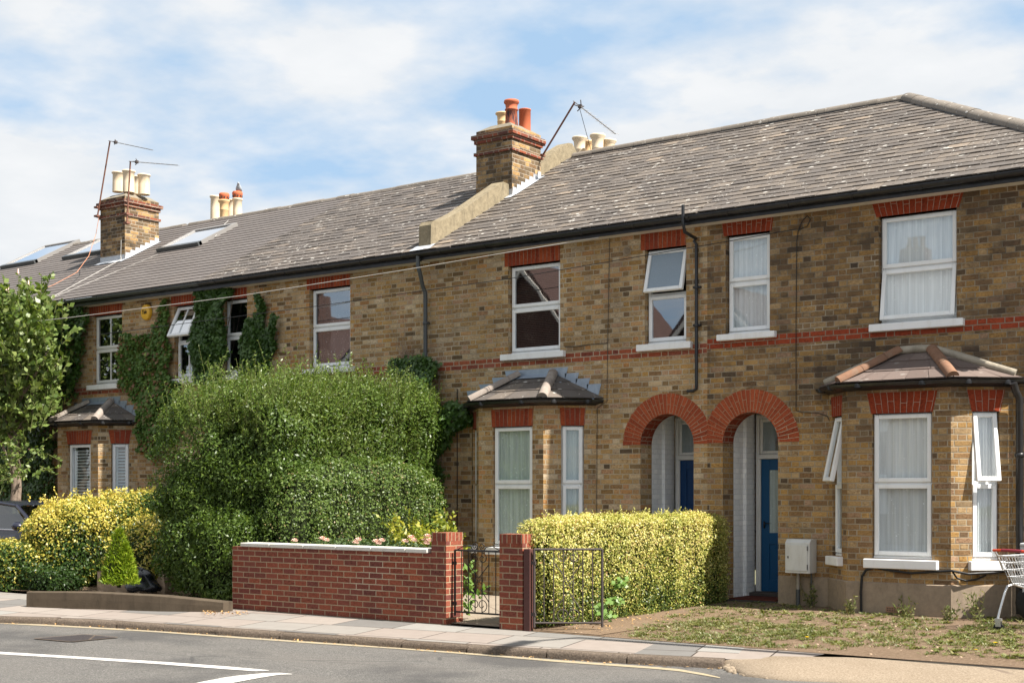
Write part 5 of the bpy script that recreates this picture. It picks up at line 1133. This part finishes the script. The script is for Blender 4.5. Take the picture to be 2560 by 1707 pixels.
V2,st=shoots(0,base,(.15,-.1,1),np.abs(rng.normal(.38,.18,len(base)))+.15,15,.145,.66,.5)
extra=[np.array([tb.x+dx,tb.y-.2,5.15]) for dx in (-.9,-.55,0,.3,.55,.75)]
V3,st3=shoots(0,extra,(.03,0,1),[.5,.8,.55,.5,.85,.6],18,.10,.55,.08)
low=[np.array([tb.x+.55+random.uniform(-.3,.7),tb.y-.3+random.uniform(-.3,.4),random.uniform(1.9,2.7)]) for _ in range(40)]
V4,st4=shoots(0,low,(.5,-.2,-.1),np.abs(rng.normal(.35,.12,40)),12,.10,.62,.5)
V=np.concatenate([V2,V3,V4]); leafobj('crown',V,rng.beta(2,2,len(V)),M['treeleaf'],t); mb=MB()
for a,b in st+st3+st4: mb.tube([a,b],.006,4,caps=False)
build('twigs',mb,M['twig'],t); mb=MB()
for a,b in st3: mb.tube([b,Vector(b)+Vector((0,0,.10))],[.02,.012],6)
for k in range(9): q=Vector(st[k*37][1]); mb.lathe(q,[(.001,0),(.03,.01),(.035,.03),(.001,.045)],7)
build('blossom',mb,M['flowerpink'],t)
# wall climbers
def inpoly(x,z,poly):
    r=np.zeros(len(x),bool); n=len(poly); j=n-1
    for i in range(n):
        xi,zi=poly[i]; xj,zj=poly[j]; c=((zi>z)!=(zj>z))&(x<(xj-xi)*(z-zi)/(zj-zi+1e-12)+xi); r^=c; j=i
    return r
def climber(name,label,poly,n,size,mat,thick=.12,off=.03,dirt=0):
    W_=[at(px,py,-off) for px,py in poly]; pg=[(w.x,w.z) for w in W_]; xs=[p[0] for p in pg]; zs=[p[1] for p in pg]
    t=plant(name,label,'climber',((min(xs)+max(xs))/2,0,max(0,min(zs))),'climbers on the house fronts')
    x=rng.uniform(min(xs)-.1,max(xs)+.1,n*3); z=rng.uniform(min(zs)-.1,max(zs)+.1,n*3)
    q=np.stack([x,z*0,z],1); xj=x+.07*nz(q,7,1); zj=z+.07*nz(q,7,5); ok=inpoly(xj,zj,pg); x,z=x[ok][:n],z[ok][:n]; q=np.stack([x,x*0,z],1)
    dep=np.abs(nz(q,2.6,3))*thick+rng.random(len(x))*thick*.6+off
    P=np.stack([x,-dep,z],1); Nn=np.tile([.05,-1,.45],(len(x),1))+rng.normal(size=(len(x),3))*.38; D=np.tile([0,-.25,-1.],(len(x),1))+rng.normal(size=(len(x),3))*.5
    V=leafdata(P,Nn,size*rng.uniform(.6,1.25,len(x)),.85,dirs=D); leafobj('foliage',V,np.clip(rng.beta(2,2,len(x))*.92+.12*nz(q,4,2),0,1),mat,t); mb=MB()
    r0=Vector(((min(xs)+max(xs))/2,-.015,min(zs)+.05))
    for _ in range(22):
        i=random.randrange(len(x)); e=Vector((x[i],-.02,z[i])); mb.tube([r0,r0.lerp(e,.35)+Vector((random.uniform(-.12,.12),0,.1)),r0.lerp(e,.7)+Vector((random.uniform(-.1,.1),0,.05)),e],[.016,.012,.008,.005],5)
    build('stems_or_core',mb,M['bark'],t); return t
climber('ivy','dark ivy on the wall between the tree and the barred sash window',[(60,765),(150,757),(212,752),(236,790),(222,838),(214,900),(205,965),(195,1000),(168,1012),(146,1040),(144,1262),(-20,1262),(-20,800)],15000,.085,M['ivy'],.22)
climber('creeper','reddish green creeper below the yellow alarm box',[(305,850),(320,838),(340,832),(366,838),(392,830),(408,775),(416,742),(422,742),(420,800),(424,825),(416,852),(434,868),(438,895),(424,925),(450,962),(452,1080),(400,1140),(352,1120),(350,1010),(318,975),(303,950),(308,905)],9500,.085,M['ivyred'],.12)
climber('ivy','broad dark column of ivy between the two narrow upper windows',[(503,719),(540,708),(582,705),(582,740),(572,765),(576,800),(570,835),(577,880),(565,922),(560,960),(497,960),(492,900),(497,860),(490,835),(500,790),(498,755)],8000,.08,M['ivy'],.16)
climber('ivy','ragged two-pronged ivy climbing the bare brick beside the ivy column',[(652,735),(666,732),(668,790),(664,812),(672,833),(684,820),(690,790),(698,796),(696,830),(690,862),(680,900),(668,950),(608,960),(612,905),(610,870),(618,840),(622,800),(640,802),(648,770)],5200,.075,M['ivy'],.13)
climber('ivy','dark creeper spreading on the wall beside the green-curtained bay',[(990,920),(1010,895),(1050,885),(1105,905),(1114,960),(1112,1010),(1150,1005),(1186,1015),(1192,1050),(1150,1085),(1125,1120),(1122,1180),(1114,1250),(1110,1340),(1060,1340),(1040,1000)],9000,.075,M['ivy'],.35)
# dry twigs on the wall by the down pipe
mb=MB()
for k in range(26):
    b=at(1018+random.uniform(-14,16),905,-.03); e=at(985+random.uniform(-20,75),random.uniform(790,880),-.05); m_=b.lerp(e,.5)+Vector((random.uniform(-.08,.08),-.03,.05)); mb.tube([b,m_,e],[.005,.004,.002],4)
o=build('dead_creeper',mb,M['deadtwig']); tag(o,'bare dry creeper twigs on the wall beside the swan-necked downpipe','climber')
# roses and yellow-green shrub behind the red wall
t=plant('rose_bush','low rose bush with blush pink blooms along the red garden wall','rose bush',(-12.2,-4.0,0))
P,N_=blob((-12.2,-4.05,.62),(1.35,.16,.40),3,7000); V=leafdata(P-N_*rng.random((7000,1))*.1,N_+rng.normal(size=(7000,3))*.8,.05*rng.uniform(.6,1.2,7000),.55); leafobj('foliage',V,rng.random(7000),M['roseleaf'],t)
for px,py in ((737,1353),(806,1348),(816,1352),(890,1358),(896,1351),(940,1355),(946,1360),(955,1353),(1013,1355),(1028,1345),(1035,1353),(1069,1342),(1073,1353),(1066,1360),(1058,1350)):
    w=at(px,py,-4.24); mb=MB()
    for k in range(14):
        a=2.4*k; rr=.012+.0022*k; h=.03-.0018*k; c=w+Vector((math.cos(a)*rr,math.sin(a)*rr*.8,h)); u=Vector((-math.sin(a),math.cos(a),0)); o_=Vector((math.cos(a),math.sin(a),.9)).normalized(); mb.face([c-u*.018-o_*.01,c+u*.018-o_*.01,c+u*.014+o_*.02,c-u*.014+o_*.02],.5)
    build('bloom',mb,M['flowerpink'],t)
t=plant('yellow_shrub','yellow green leafy shrub behind the garden wall pillar','shrub',(-11.0,-3.9,0))
c=at(1060,1330,-3.75); base=[np.array([c.x+random.uniform(-.45,.45),c.y+random.uniform(-.3,.3),c.z-.35+random.uniform(0,.3)]) for _ in range(90)]
V2,st=shoots(0,base,(0,0,1),np.abs(rng.normal(.25,.1,90))+.05,14,.07,.55,.6); leafobj('foliage',V2,rng.random(len(V2)),M['yelgreen'],t)
mb=MB(); q=Vector((c.x,c.y,0)); 
for k in range(8): mb.tube([q,Vector((c.x+random.uniform(-.35,.35),c.y+random.uniform(-.2,.2),c.z-.2))],.008,4)
build('stems_or_core',mb,M['twig'],t)
t=plant('garden_weed','leafy green plant seen through the closed iron gate','plant',(-10.55,-3.9,0)); base=[np.array([-10.62+random.uniform(-.12,.12),-3.95+random.uniform(-.1,.1),random.uniform(.05,.6)]) for _ in range(16)]
V2,st=shoots(0,base,(.1,0,1),np.abs(rng.normal(.22,.08,16)),8,.09,.55,.5); leafobj('foliage',V2,rng.random(len(V2)),M['mallow'],t)
# mallow leaves at the foot of the golden hedge
t=plant('mallow_plant','bright green broad-leaved plant at the foot of the golden hedge','plant',(-8.9,-3.3,0)); P=[];Nn=[]
for px,py,Y in ((1505,1510,-3.45),(1512,1530,-3.5),(1520,1500,-3.4),(1500,1525,-3.5),(1530,1535,-3.55),(1545,1450,-2.95),(1553,1458,-2.95),(1560,1449,-2.9),(1540,1494,-3.2),(1548,1500,-3.2)):
    w=at(px,py,Y)
    for k in range(7): a=k*.9; P.append((w.x+.045*math.cos(a),w.y+.03*math.sin(a)-.02,w.z+.035*math.sin(a*1.3)-.03)); Nn.append((.5,-1,.8))
P=np.array(P); V=leafdata(P,np.array(Nn)+rng.normal(size=P.shape)*.3,.07,.8); leafobj('foliage',V,rng.random(len(P)),M['mallow'],t)
# weeds and grass in the front yard: uncountable, patchy
def gp(l): return [gnd(1450+a/1.2108,1350+b/1.2108,.03) for a,b in l]
pA=gp([(150,268),(300,222),(420,198),(640,196),(860,205),(1010,220),(1100,246),(1095,275),(985,312),(700,318),(180,292)]); pB=gp([(985,325),(1100,288),(1180,266),(1240,232),(1420,240),(1420,370),(1240,350),(1040,340)])
P=[];D=[];Nn=[];SZ=[];RN=[]
def clumps(poly,n,rosette):
    xs=[p.x for p in poly]; ys=[p.y for p in poly]; k=0
    x=rng.uniform(min(xs),max(xs),n*6); y=rng.uniform(min(ys),max(ys),n*6); q=np.stack([x,y,y*0],1)
    ok=inpoly(x+.12*nz(q,5,1),y+.1*nz(q,5,3),[(p.x,p.y) for p in poly])&((.5*nz(q,2.1,4)+.4*nz(q,5.3,2)+.35*rng.normal(size=len(x)))>-.12)
    for cx_,cy_ in list(zip(x[ok],y[ok]))[:n]:
        z=.004+.071*(cy_+4.46)/4.76; m_=random.randint(7,14) if rosette else random.randint(14,30); rr=random.uniform(.5,1.25); tone=random.random()*.45
        for a in range(m_):
            an=random.uniform(0,6.283); lift=random.uniform(.15,.7) if rosette else random.uniform(.5,2.2); o_=0 if rosette else random.uniform(0,.09)
            P.append((cx_+o_*math.cos(an),cy_+o_*math.sin(an),z)); D.append((math.cos(an+(0 if rosette else 1)),math.sin(an+(0 if rosette else 1)),lift)); Nn.append((-math.cos(an)*lift,-math.sin(an)*lift,1)); SZ.append(rr*random.uniform(.04,.085) if rosette else random.uniform(.018,.045)*rr); RN.append(tone+random.random()*.55)
clumps(gp([(150,262),(420,238),(760,270),(1000,300),(1000,322),(700,326),(150,292)]),520,False); clumps(pA,760,False); clumps(pA,300,True); clumps(pB,300,False); clumps(pB,260,True)
P=np.array(P); V=leafdata(P,np.array(Nn),np.array(SZ),.30,dirs=np.array(D)); o=leafobj('weeds',V,np.array(RN),M['weed'],None); tag(o,'patchy green weeds and grass over the dry soil of the open front yard','weeds',kind='stuff')
mb=MB()
for k in range(420):
    x,y=random.uniform(-9.2,-2.8),random.uniform(-4.4,-.3); z=.002+.071*(y+4.46)/4.76; r=random.choice([.008,.012,.012,.02]); mb.lathe((x,y,z),[(r,0),(r*.8,r*.5),(.001,r*.7)],5)
o=build('pebbles',mb,M['block']); tag(o,'small pale pebbles scattered over the dry soil yard','pebbles',kind='stuff')
# separate bigger weeds by the wall
k=0
for px,py,Y,h,lb in ((2027,1512,-.12,.34,'leafy weed growing at the wall by the meter box pipes'),(2440,1530,-.62,.40,'tall leafy weed in front of the air brick near the trolley'),(2135,1535,-.75,.2,'low weed by the cable at the foot of the bay'),(2265,1530,-.72,.22,'bushy weed growing beside the air brick under the bay front'),(2375,1550,-.75,.16,'small weed at the sunlit corner of the bay')):
    w=at(px,py,Y); w.z=.05; t=plant('weed',lb,'weed',w,'weeds along the bay wall'); base=[np.array([w.x+random.uniform(-.07,.07),w.y+random.uniform(-.05,.05),.04]) for _ in range(9)]
    V2,st=shoots(0,base,(0,0,1),np.abs(rng.normal(h,.05,9))*.9,12,.06,.38,.28); leafobj('foliage',V2,rng.random(len(V2)),M['weed'],t); mb=MB()
    for a,b in st: mb.tube([a,b],.003,3,caps=False)
    build('stems_or_core',mb,M['twig'],t)
for px,py,lb in ((2488,1607,'yellow dandelion in the weeds below the trolley wheel'),(2018,1593,'yellow dandelion near the pavement below the meter box'),(2440,1624,'smaller yellow dandelion close to the kerb-side edge of the yard')):
    w=gnd(px,py,.06); w.z=.06; t=plant('dandelion',lb,'flower',(w.x,w.y,.02),'dandelions in the front yard'); mb=MB(); r=.03 if py<1610 else .02
    for k in range(22):
        a=2.4*k; rr=r*(.25+.75*k/22); d=Vector((math.cos(a),math.sin(a),.35+.5*(1-k/22))).normalized(); c=w+Vector((0,0,.004*(22-k)/22)); u=Vector((-math.sin(a),math.cos(a),0))*.006; mb.face([c-u,c+u,c+d*rr+u,c+d*rr-u],.5)
    build('petals',mb,M['floweryel'],t); mb=MB(); mb.tube([(w.x,w.y,.01),w],.003,4); build('stem',mb,M['twig'],t)
# dry leaf litter in the gutter and along walls
P=[]
for _ in range(420):
    s_=random.uniform(.3,1)*tot; a,d=along(s_); P.append((a.x+random.uniform(-.03,.03),a.y-.02-abs(random.gauss(0,.05)),ROADZ+.008))
for _ in range(110): w=gnd(random.uniform(505,620),random.uniform(1526,1534),.01); P.append((w.x,w.y,.008))
for _ in range(130): P.append((random.uniform(-9.0,-8.4),-4.4+random.random()*3.4,.05))
P=np.array(P); V=leafdata(P,np.tile([0,0,1.],(len(P),1))+rng.normal(size=P.shape)*.35,.035*rng.uniform(.4,1.3,len(P)),.6); o=leafobj('leaf_litter',V,rng.random(len(P)),M['leafdry'],None); tag(o,'dry brown leaf litter along the kerb and the wall feet','leaf litter',kind='stuff')
# ------------------------------------------------------------ pigeon
w=at(597,482,5.18); zt=w.z-.03; t=thing('pigeon','grey pigeon perched on the terracotta vent-capped chimney pot','bird',(w.x,5.18,zt))
mb=MB(); fw=Vector((CT*0.5-ST*-.6,-.8,0)).normalized(); rows=[]
ax=[(-.19,.05,.012,.008),(-.14,.065,.03,.02),(-.08,.09,.06,.05),(-.01,.11,.075,.065),(.05,.13,.07,.065),(.09,.165,.05,.05),(.105,.20,.035,.036),(.12,.225,.030,.032),(.135,.235,.022,.024),(.15,.235,.006,.008)]
sd=Vector((-fw.y,fw.x,0))
for (a,z,ra,rb) in ax: rows.append([Vector((w.x,5.18,zt+z+.0))+fw*a+sd*math.cos(q)*ra+Vector((0,0,math.sin(q)*rb)) for q in [2*math.pi*j/12 for j in range(12)]])
mb.grid(rows,True,True); mb.face(rows[0]); mb.face(rows[-1]); build('body',mb,M['pigeon'],t); mb=MB()
for sg in (-1,1):
    rows=[[Vector((w.x,5.18,zt+z))+fw*a+sd*sg*(.066-.0*abs(a))*k_ for z,k_ in ((.15,.7),(.10,1.06),(.055,.8))] for a,k_ in ((.04,1),(-.05,1),(-.16,.5))]; mb.grid(rows,False,True)
build('wing',mb,M['pigeondark'],t); mb=MB(); q=Vector((w.x,5.18,zt+.232))+fw*.145; mb.tube([q,q+fw*.03+Vector((0,0,-.006))],[.008,.002],6)
for sg in (-1,1): mb.tube([Vector((w.x,5.18,zt))+sd*sg*.025,Vector((w.x,5.18,zt+.06))+sd*sg*.025],.005,5)
build('beak_and_legs',mb,M['pigeonbeak'],t)
# ------------------------------------------------------------ car (nose towards +X)
cx,cy=-24.05,-2.35; t=thing('parked_car','dark blue car half hidden behind the golden variegated bush','car',(cx+2.1,cy,0)); hw=.86
cs=[(0,.45,.62,.50),(.08,.32,.80,.66),(.35,.24,.93,.78),(.75,.22,.98,.84),(1.3,.22,1.0,.86),(2.3,.22,.98,.86),(2.95,.22,.96,.86),(3.45,.24,.88,.82),(3.9,.28,.74,.74),(4.12,.36,.60,.60),(4.18,.44,.54,.5)]
def ring(x,zl,zh,w): return [Vector((cx+x,cy+sy*w*k,z)) for sy,k,z in ((-1,.90,zl),(-1,1.0,zl+.12),(-1,1.02,(zl+zh)/2),(-1,.98,zh-.06),(-1,.90,zh),(1,.90,zh),(1,.98,zh-.06),(1,1.02,(zl+zh)/2),(1,1.0,zl+.12),(1,.90,zl))]
mb=MB(); rows=[ring(*c_) for c_ in cs]; mb.grid(rows,True,True); mb.face(rows[0]); mb.face(rows[-1])
# roof and pillars
rf=[(0.55,1.0,.76),(0.95,1.36,.62),(1.4,1.44,.60),(1.95,1.42,.60),(2.25,1.36,.61),(3.05,.95,.76)]
R_=lambda x,z,w,s:Vector((cx+x,cy+s*w,z))
mb.grid([[R_(x,z,w*k,s)+Vector((0,0,b_)) for s,k,b_ in ((-1,1,0),(-1,.8,.03),(1,.8,.03),(1,1,0))] for x,z,w in rf[1:5]],False,True)
for s in (-1,1):
    mb.tube([R_(2.2,1.38,.61,s),R_(2.65,1.17,.70,s),R_(3.08,.93,.79,s)],.035,6); mb.tube([R_(.95,1.36,.62,s),R_(.5,.98,.78,s)],.05,6); mb.tube([R_(1.62,1.42,.61,s),R_(1.65,.96,.82,s)],.03,6); mb.tube([R_(.95,1.37,.625,s),R_(1.5,1.44,.61,s),R_(2.2,1.38,.62,s)],.03,6)
build('body',mb,M['carpaint'],t)
mb=MB(); mb.face([R_(2.23,1.37,.58,-1),R_(2.23,1.37,.58,1),R_(3.06,.93,.75,1),R_(3.06,.93,.75,-1)]); build('windscreen',mb,M['glasscar'],t); mb=MB(); mb.face([R_(.93,1.35,.6,-1),R_(.93,1.35,.6,1),R_(.52,1.0,.74,1),R_(.52,1.0,.74,-1)]); build('rear_window',mb,M['glasscar'],t)
for s in (-1,1):
    mb=MB(); mb.face([R_(1.68,1.40,.615,s),R_(2.15,1.36,.62,s),R_(2.9,.96,.79,s),R_(1.68,.96,.815,s)]); build('side_window',mb,M['glasscar'],t)
    mb=MB(); mb.face([R_(1.0,1.34,.625,s),R_(1.58,1.40,.615,s),R_(1.6,.96,.815,s),R_(.62,.98,.79,s)]); build('side_window',mb,M['glasscar'],t)
    mb=MB(); q=R_(2.72,1.02,.93,s); rows=[[q+Vector((a,math.cos(b)*r_*1.1,math.sin(b)*r_*.75)) for b in [2*math.pi*j/10 for j in range(10)]] for a,r_ in ((-.06,.09),(-.02,.11),(.05,.10),(.10,.06),(.12,.01))]; mb.grid(rows,True,True); mb.face(rows[0]); mb.tube([q,R_(2.74,.97,.80,s)],.025,6); build('wing_mirror',mb,M['carpaint'],t)
    mb=MB(); mb.tube([R_(1.66,.955,.845,s),R_(2.3,.955,.845,s),R_(2.98,.945,.83,s)],.010,5); mb.tube([R_(2.98,.95,.80,s),R_(2.6,1.16,.715,s)],.008,5); build('trim',mb,M['chrome'],t)
    for x in (.8,3.35):
        mb=MB(); Mx=Matrix.Rotation(R(90),4,'X'); mb.lathe((cx+x,cy+s*.80+.08,.31),[(.18,-.02),(.30,-.02),(.31,.0),(.31,.16),(.30,.18),(.18,.18)],24,M=Mx); wh=build('wheel',mb,M['rubber'],t); mb=MB(); mb.lathe((cx+x,cy+s*.80+.08,.31),[(.001,.03),(.1,.02),(.19,.03),(.19,.15),(.1,.16),(.001,.15)],20,M=Mx); build('rim',mb,M['steel'],wh)
    mb=MB(); q=R_(4.02,.60,.62,s); mb.lathe(q,[(.001,-.05),(.10,-.04),(.13,0),(.10,.05),(.001,.06)],12); build('headlight',mb,M['chrome'],t)
mb=MB(); mb.box((cx+1.2,cy-.7,.4),(cx+2.9,cy+.7,.92)); 
for s in (-.38,.38): mb.box((cx+1.55,cy+s-.22,.9),(cx+1.7,cy+s+.22,1.22),c=.03)
build('interior',mb,M['cartrim'],t)
# ------------------------------------------------------------ shopping trolley
E1=Vector((-4.79,-1.47,0)); ax_=Vector((.853,-.521,0)); fd=Vector((.521,.853,0)); wd=.52
t=thing('shopping_trolley','steel wire shopping trolley with red handle standing among the weeds','shopping trolley',E1)
def Q(f,s,z): return E1+fd*f+ax_*s+Vector((0,0,z))
mb=MB(); Mh=None; mb.tube([Q(-.02,-.02,.965),Q(-.02,.2,.972)],.016,10); mb.tube([Q(-.02,.42,.972),Q(-.02,wd+.02,.965)],.016,10); build('handle',mb,M['redplastic'],t,'red push handle'); mb=MB(); mb.tube([Q(-.02,.12,.972),Q(-.02,.44,.972)],.0185,10); build('handle',mb,M['darkred'],t,'dark red grip on the handle')
mb=MB(); Lb=.85
def rim(z,ins,f0): return [Q(f0,ins,z),Q(Lb,ins+.05,z+.02),Q(Lb,wd-ins-.05,z+.02),Q(f0,wd-ins,z),Q(f0,ins,z)]
lv=[(.90,.0,.03),(.82,.012,.07),(.74,.02,.10),(.66,.03,.14),(.575,.04,.18)]
for z,i,f in lv: mb.tube(rim(z,i,f),.0055 if z<.9 else .009,5)
def side(sfun,k,n):
    for j in range(n+1):
        u=j/n; P=[sfun(u,l) for l in lv]; mb.tube([P[0],P[-1]],.0035,4)
for sg in (0,1):
    side(lambda u,l:Q(l[2]+(Lb-l[2])*u,(l[1]+.05*u) if sg==0 else wd-(l[1]+.05*u),l[0]+.02*u),0,18)
side(lambda u,l:Q(l[2],l[1]+(wd-2*l[1])*u,l[0]),0,12); side(lambda u,l:Q(Lb,l[1]+.05+(wd-2*l[1]-.1)*u,l[0]+.02),0,10)
for j in range(14): u=j/13; mb.tube([Q(.18,.04+(wd-.08)*u,.575),Q(Lb,.09+(wd-.18)*u,.595)],.0035,4)
build('basket',mb,M['steel'],t); mb=MB(); mb.face([Q(.2,.05,.59),Q(.2,wd-.05,.59),Q(.2,wd-.05,.66),Q(.2,.05,.66)]); mb.box((0,0,0),(.001,.001,.001),Matrix.Translation(Q(.3,.2,.6))); build('child_seat',mb,M['bingrey'],t)
mb=MB()
for s_ in (.0,wd): 
    mb.tube([Q(-.02,s_,.96),Q(.03,s_,.90),Q(.10,s_,.74)],.010,6); mb.tube([Q(.02,s_,.15),Q(.06,s_,.28),Q(.13,s_,.47),Q(.17,s_,.545),Q(.26,s_,.565),Q(.95,s_+(.05 if s_==0 else -.05),.36)],.015,8)
build('frame',mb,M['steel'],t)
for f,s_ in ((.02,0),(.02,wd),(.93,.05),(.93,wd-.05)):
    mb=MB(); q=Q(f+.02,s_,.062); Mx=Matrix.Rotation(R(90),4,'X'); mb.lathe(q+Vector((0,-.015,0)),[(.001,0),(.045,0),(.062,.006),(.062,.024),(.045,.03),(.001,.03)],18,M=Mx@Matrix.Translation((0,0,-.03))); wh=build('wheel',mb,M['rubber'],t); mb=MB(); mb.box((q.x-.03,q.y-.035,q.z+.02),(q.x+.03,q.y-.028,q.z+.10)); mb.box((q.x-.03,q.y+.022,q.z+.02),(q.x+.03,q.y+.029,q.z+.10)); mb.box((q.x-.035,q.y-.04,q.z+.085),(q.x+.035,q.y+.034,q.z+.115)); build('castor_fork',mb,M['steel'],wh)
# wheeled bin behind the trolley
w=at(2550,1374,-.50); t=thing('wheeled_bin','light grey bin standing behind the shopping trolley','bin',(w.x+.28,-.5,0)); mb=MB()
mb.prism([(w.x+.035,.35),(w.x+.54,.35),(w.x+.58,.98),(w.x,.98)],-.50,-.06,'Y'); build('body',mb,M['bingrey'],t); mb=MB(); mb.box((w.x-.0,-.52,.981),(w.x+.60,-.05,1.02),c=.01); build('lid',mb,M['bingrey'],t)
mb=MB(); mb.lathe((w.x+.16,-.29,.29),[(.001,-.24),(.15,-.23),(.22,-.2),(.22,.2),(.15,.22),(.001,.23)],18,M=Matrix.Rotation(R(90),4,'X')); build('wheel',mb,M['rubber'],t)
# ------------------------------------------------------------ street lamp out of frame (its shadow crosses the yard) and houses opposite (seen in the panes)
t=thing('street_lamp','tall street lamp whose shadow crosses the pavement by the yard','street lamp',(-2.55,-4.42,0)); mb=MB(); mb.tube([(-2.55,-4.42,0),(-2.55,-4.42,1.2),(-2.55,-4.42,1.25),(-2.55,-4.42,7.6),(-2.55,-4.9,8.0)],[.09,.085,.055,.045,.035],12); build('pole',mb,M['lamp'],t); mb=MB(); mb.box((-2.65,-5.5,7.95),(-2.45,-4.85,8.08),c=.03); build('lamp_head',mb,M['lamp'],t)
OPP=brick_mat('opposite_brick',[(.10,.045,.034),(.12,.055,.04),(.085,.04,.032)],(.15,.12,.10))
for k,(x,hw,rz,chx,chz,lb) in enumerate(((-15.6,3.2,8.6,-17.0,10.2,'low gable and tall chimney'),(-23.6,3.4,9.0,-20.6,9.4,'steep pale-edged gable'),(-32.2,4.2,10.6,-33.6,11.6,'broad dark gable, the tallest'),(-41.2,3.6,8.0,-39.5,9.0,'lowest gable'),(-49.5,4.0,10.4,-46.5,11.0,'high gable at the far end'))):
    t=thing('facing_house','red brick house across the road, mirrored in the panes, '+lb,'house',(x,-28,0),'houses across the road')
    mb=MB(); mb.box((x-hw,-36,-.2),(x+hw,-27,5.6)); mb.face([(x-hw,-27,5.6),(x+hw,-27,5.6),(x,-27,rz)]); build('wall',mb,OPP,t)
    mb=MB(); q=.16; mb.prism([(x-hw-.3,5.4),(x,rz+.1),(x+hw+.3,5.4),(x+hw+.3,5.4+q),(x,rz+.1+q*1.4),(x-hw-.3,5.4+q)],-26.7,-36,'Y'); rf=build('roof',mb,M['opptile'],t)
    mb=MB(); mb.prism([(x-hw-.3,5.2),(x,rz-.1),(x+hw+.3,5.2),(x+hw+.3,5.4),(x,rz+.1),(x-hw-.3,5.4)],-26.62,-26.69,'Y'); build('bargeboard',mb,M['soffit'],rf)
    mb=MB(); mb.box((chx-.45,-30,6.5),(chx+.45,-29.2,chz)); 
    for u in (-.25,.0,.25): mb.lathe((chx+u,-29.6,chz),[(.11,0),(.09,.4),(.12,.45)],10)
    build('chimney',mb,OPP,rf)
    mb=MB()
    for u in (-2,1.0):
        for z in (.9,3.6): mb.box((x+u,-26.99,z),(x+u+1.0,-26.95,z+1.3))
    build('window',mb,M['upvc'],t)
# ------------------------------------------------------------ light, sky, camera
SUN_EL,SUN_AZ=R(52),R(2.0)   # azimuth measured from +X towards +Y (just behind the line of the fronts)
sd=Vector((math.cos(SUN_EL)*math.cos(SUN_AZ),math.cos(SUN_EL)*math.sin(SUN_AZ),math.sin(SUN_EL)))
L=bpy.data.lights.new('sun','SUN'); L.energy=5.0; L.angle=R(.53); L.color=(1.0,.945,.86); lo_=bpy.data.objects.new('sun',L); C.objects.link(lo_); lo_.rotation_euler=sd.to_track_quat('Z','Y').to_euler(); lo_.location=(0,0,30)
wd_=bpy.data.worlds.new('World'); S.world=wd_; wd_.use_nodes=True; nt=wd_.node_tree; nt.nodes.clear()
class WT(NT):
    def __init__(s,t): s.t=t
w=WT(nt); out=w.n('ShaderNodeOutputWorld'); bg=w.n('ShaderNodeBackground'); bg.inputs[1].default_value=.05
sk=w.n('ShaderNodeTexSky',sky_type='NISHITA'); sk.sun_disc=False; sk.sun_elevation=SUN_EL; sk.sun_rotation=math.pi/2-SUN_AZ; sk.air_density=1.0; sk.dust_density=.6; sk.ozone_density=1.2
g=w.n('ShaderNodeTexCoord').outputs['Generated']; x,y,z=w.sep(g); zc=w.math('ADD',w.math('MAXIMUM',z,0),.16)
pv=w.comb(w.math('DIVIDE',x,zc),w.math('DIVIDE',y,zc),0)
pm=w.map(pv,(1.0,1.0,1),(6.0,2.0,0))
n1=w.noise(pm,1.5,5,.5); n2=w.noise(w.map(pm,loc=(5,3,0)),5.0,5,.55); n3=w.noise(w.map(pm,loc=(1,8,0)),.5,2,.5)
d=w.math('ADD',w.math('ADD',w.math('MULTIPLY',n1,.55),w.math('MULTIPLY',n2,.22)),w.math('MULTIPLY',n3,.33))
k=w.mr(d,.452,.572,0,1)
cl=w.mix(w.mr(n2,.35,.7,0,1),(6.9,7.1,7.3),(7.75,7.8,7.85))
lowsky=w.mr(z,.0,.22,.35,0)
base=w.mix(.8,sk.outputs[0],(4.0,5.8,7.9))
col=w.mix(w.math('MAXIMUM',w.math('MULTIPLY',k,.95),lowsky),base,cl)
nt.links.new(col,bg.inputs[0]); nt.links.new(bg.outputs[0],out.inputs[0])
cam=bpy.data.cameras.new('camera'); co=bpy.data.objects.new('camera',cam); C.objects.link(co); S.camera=co
cam.sensor_width=36; cam.lens=F/2560*36; cam.shift_y=(HY-853.5)/2560; co.location=(0,-CD,CAMZ); co.rotation_euler=(R(90),0,TH); cam.clip_end=1000; cam.clip_start=.1
S.view_settings.view_transform='Standard'; S.view_settings.look='None'; S.view_settings.exposure=1.30; S.view_settings.gamma=1
S.render.resolution_x=1024; S.render.resolution_y=682
S.cycles.use_denoising=True; S.cycles.denoiser='OPENIMAGEDENOISE'; S.cycles.denoising_prefilter='ACCURATE'; S.cycles.max_bounces=8; S.cycles.transparent_max_bounces=16
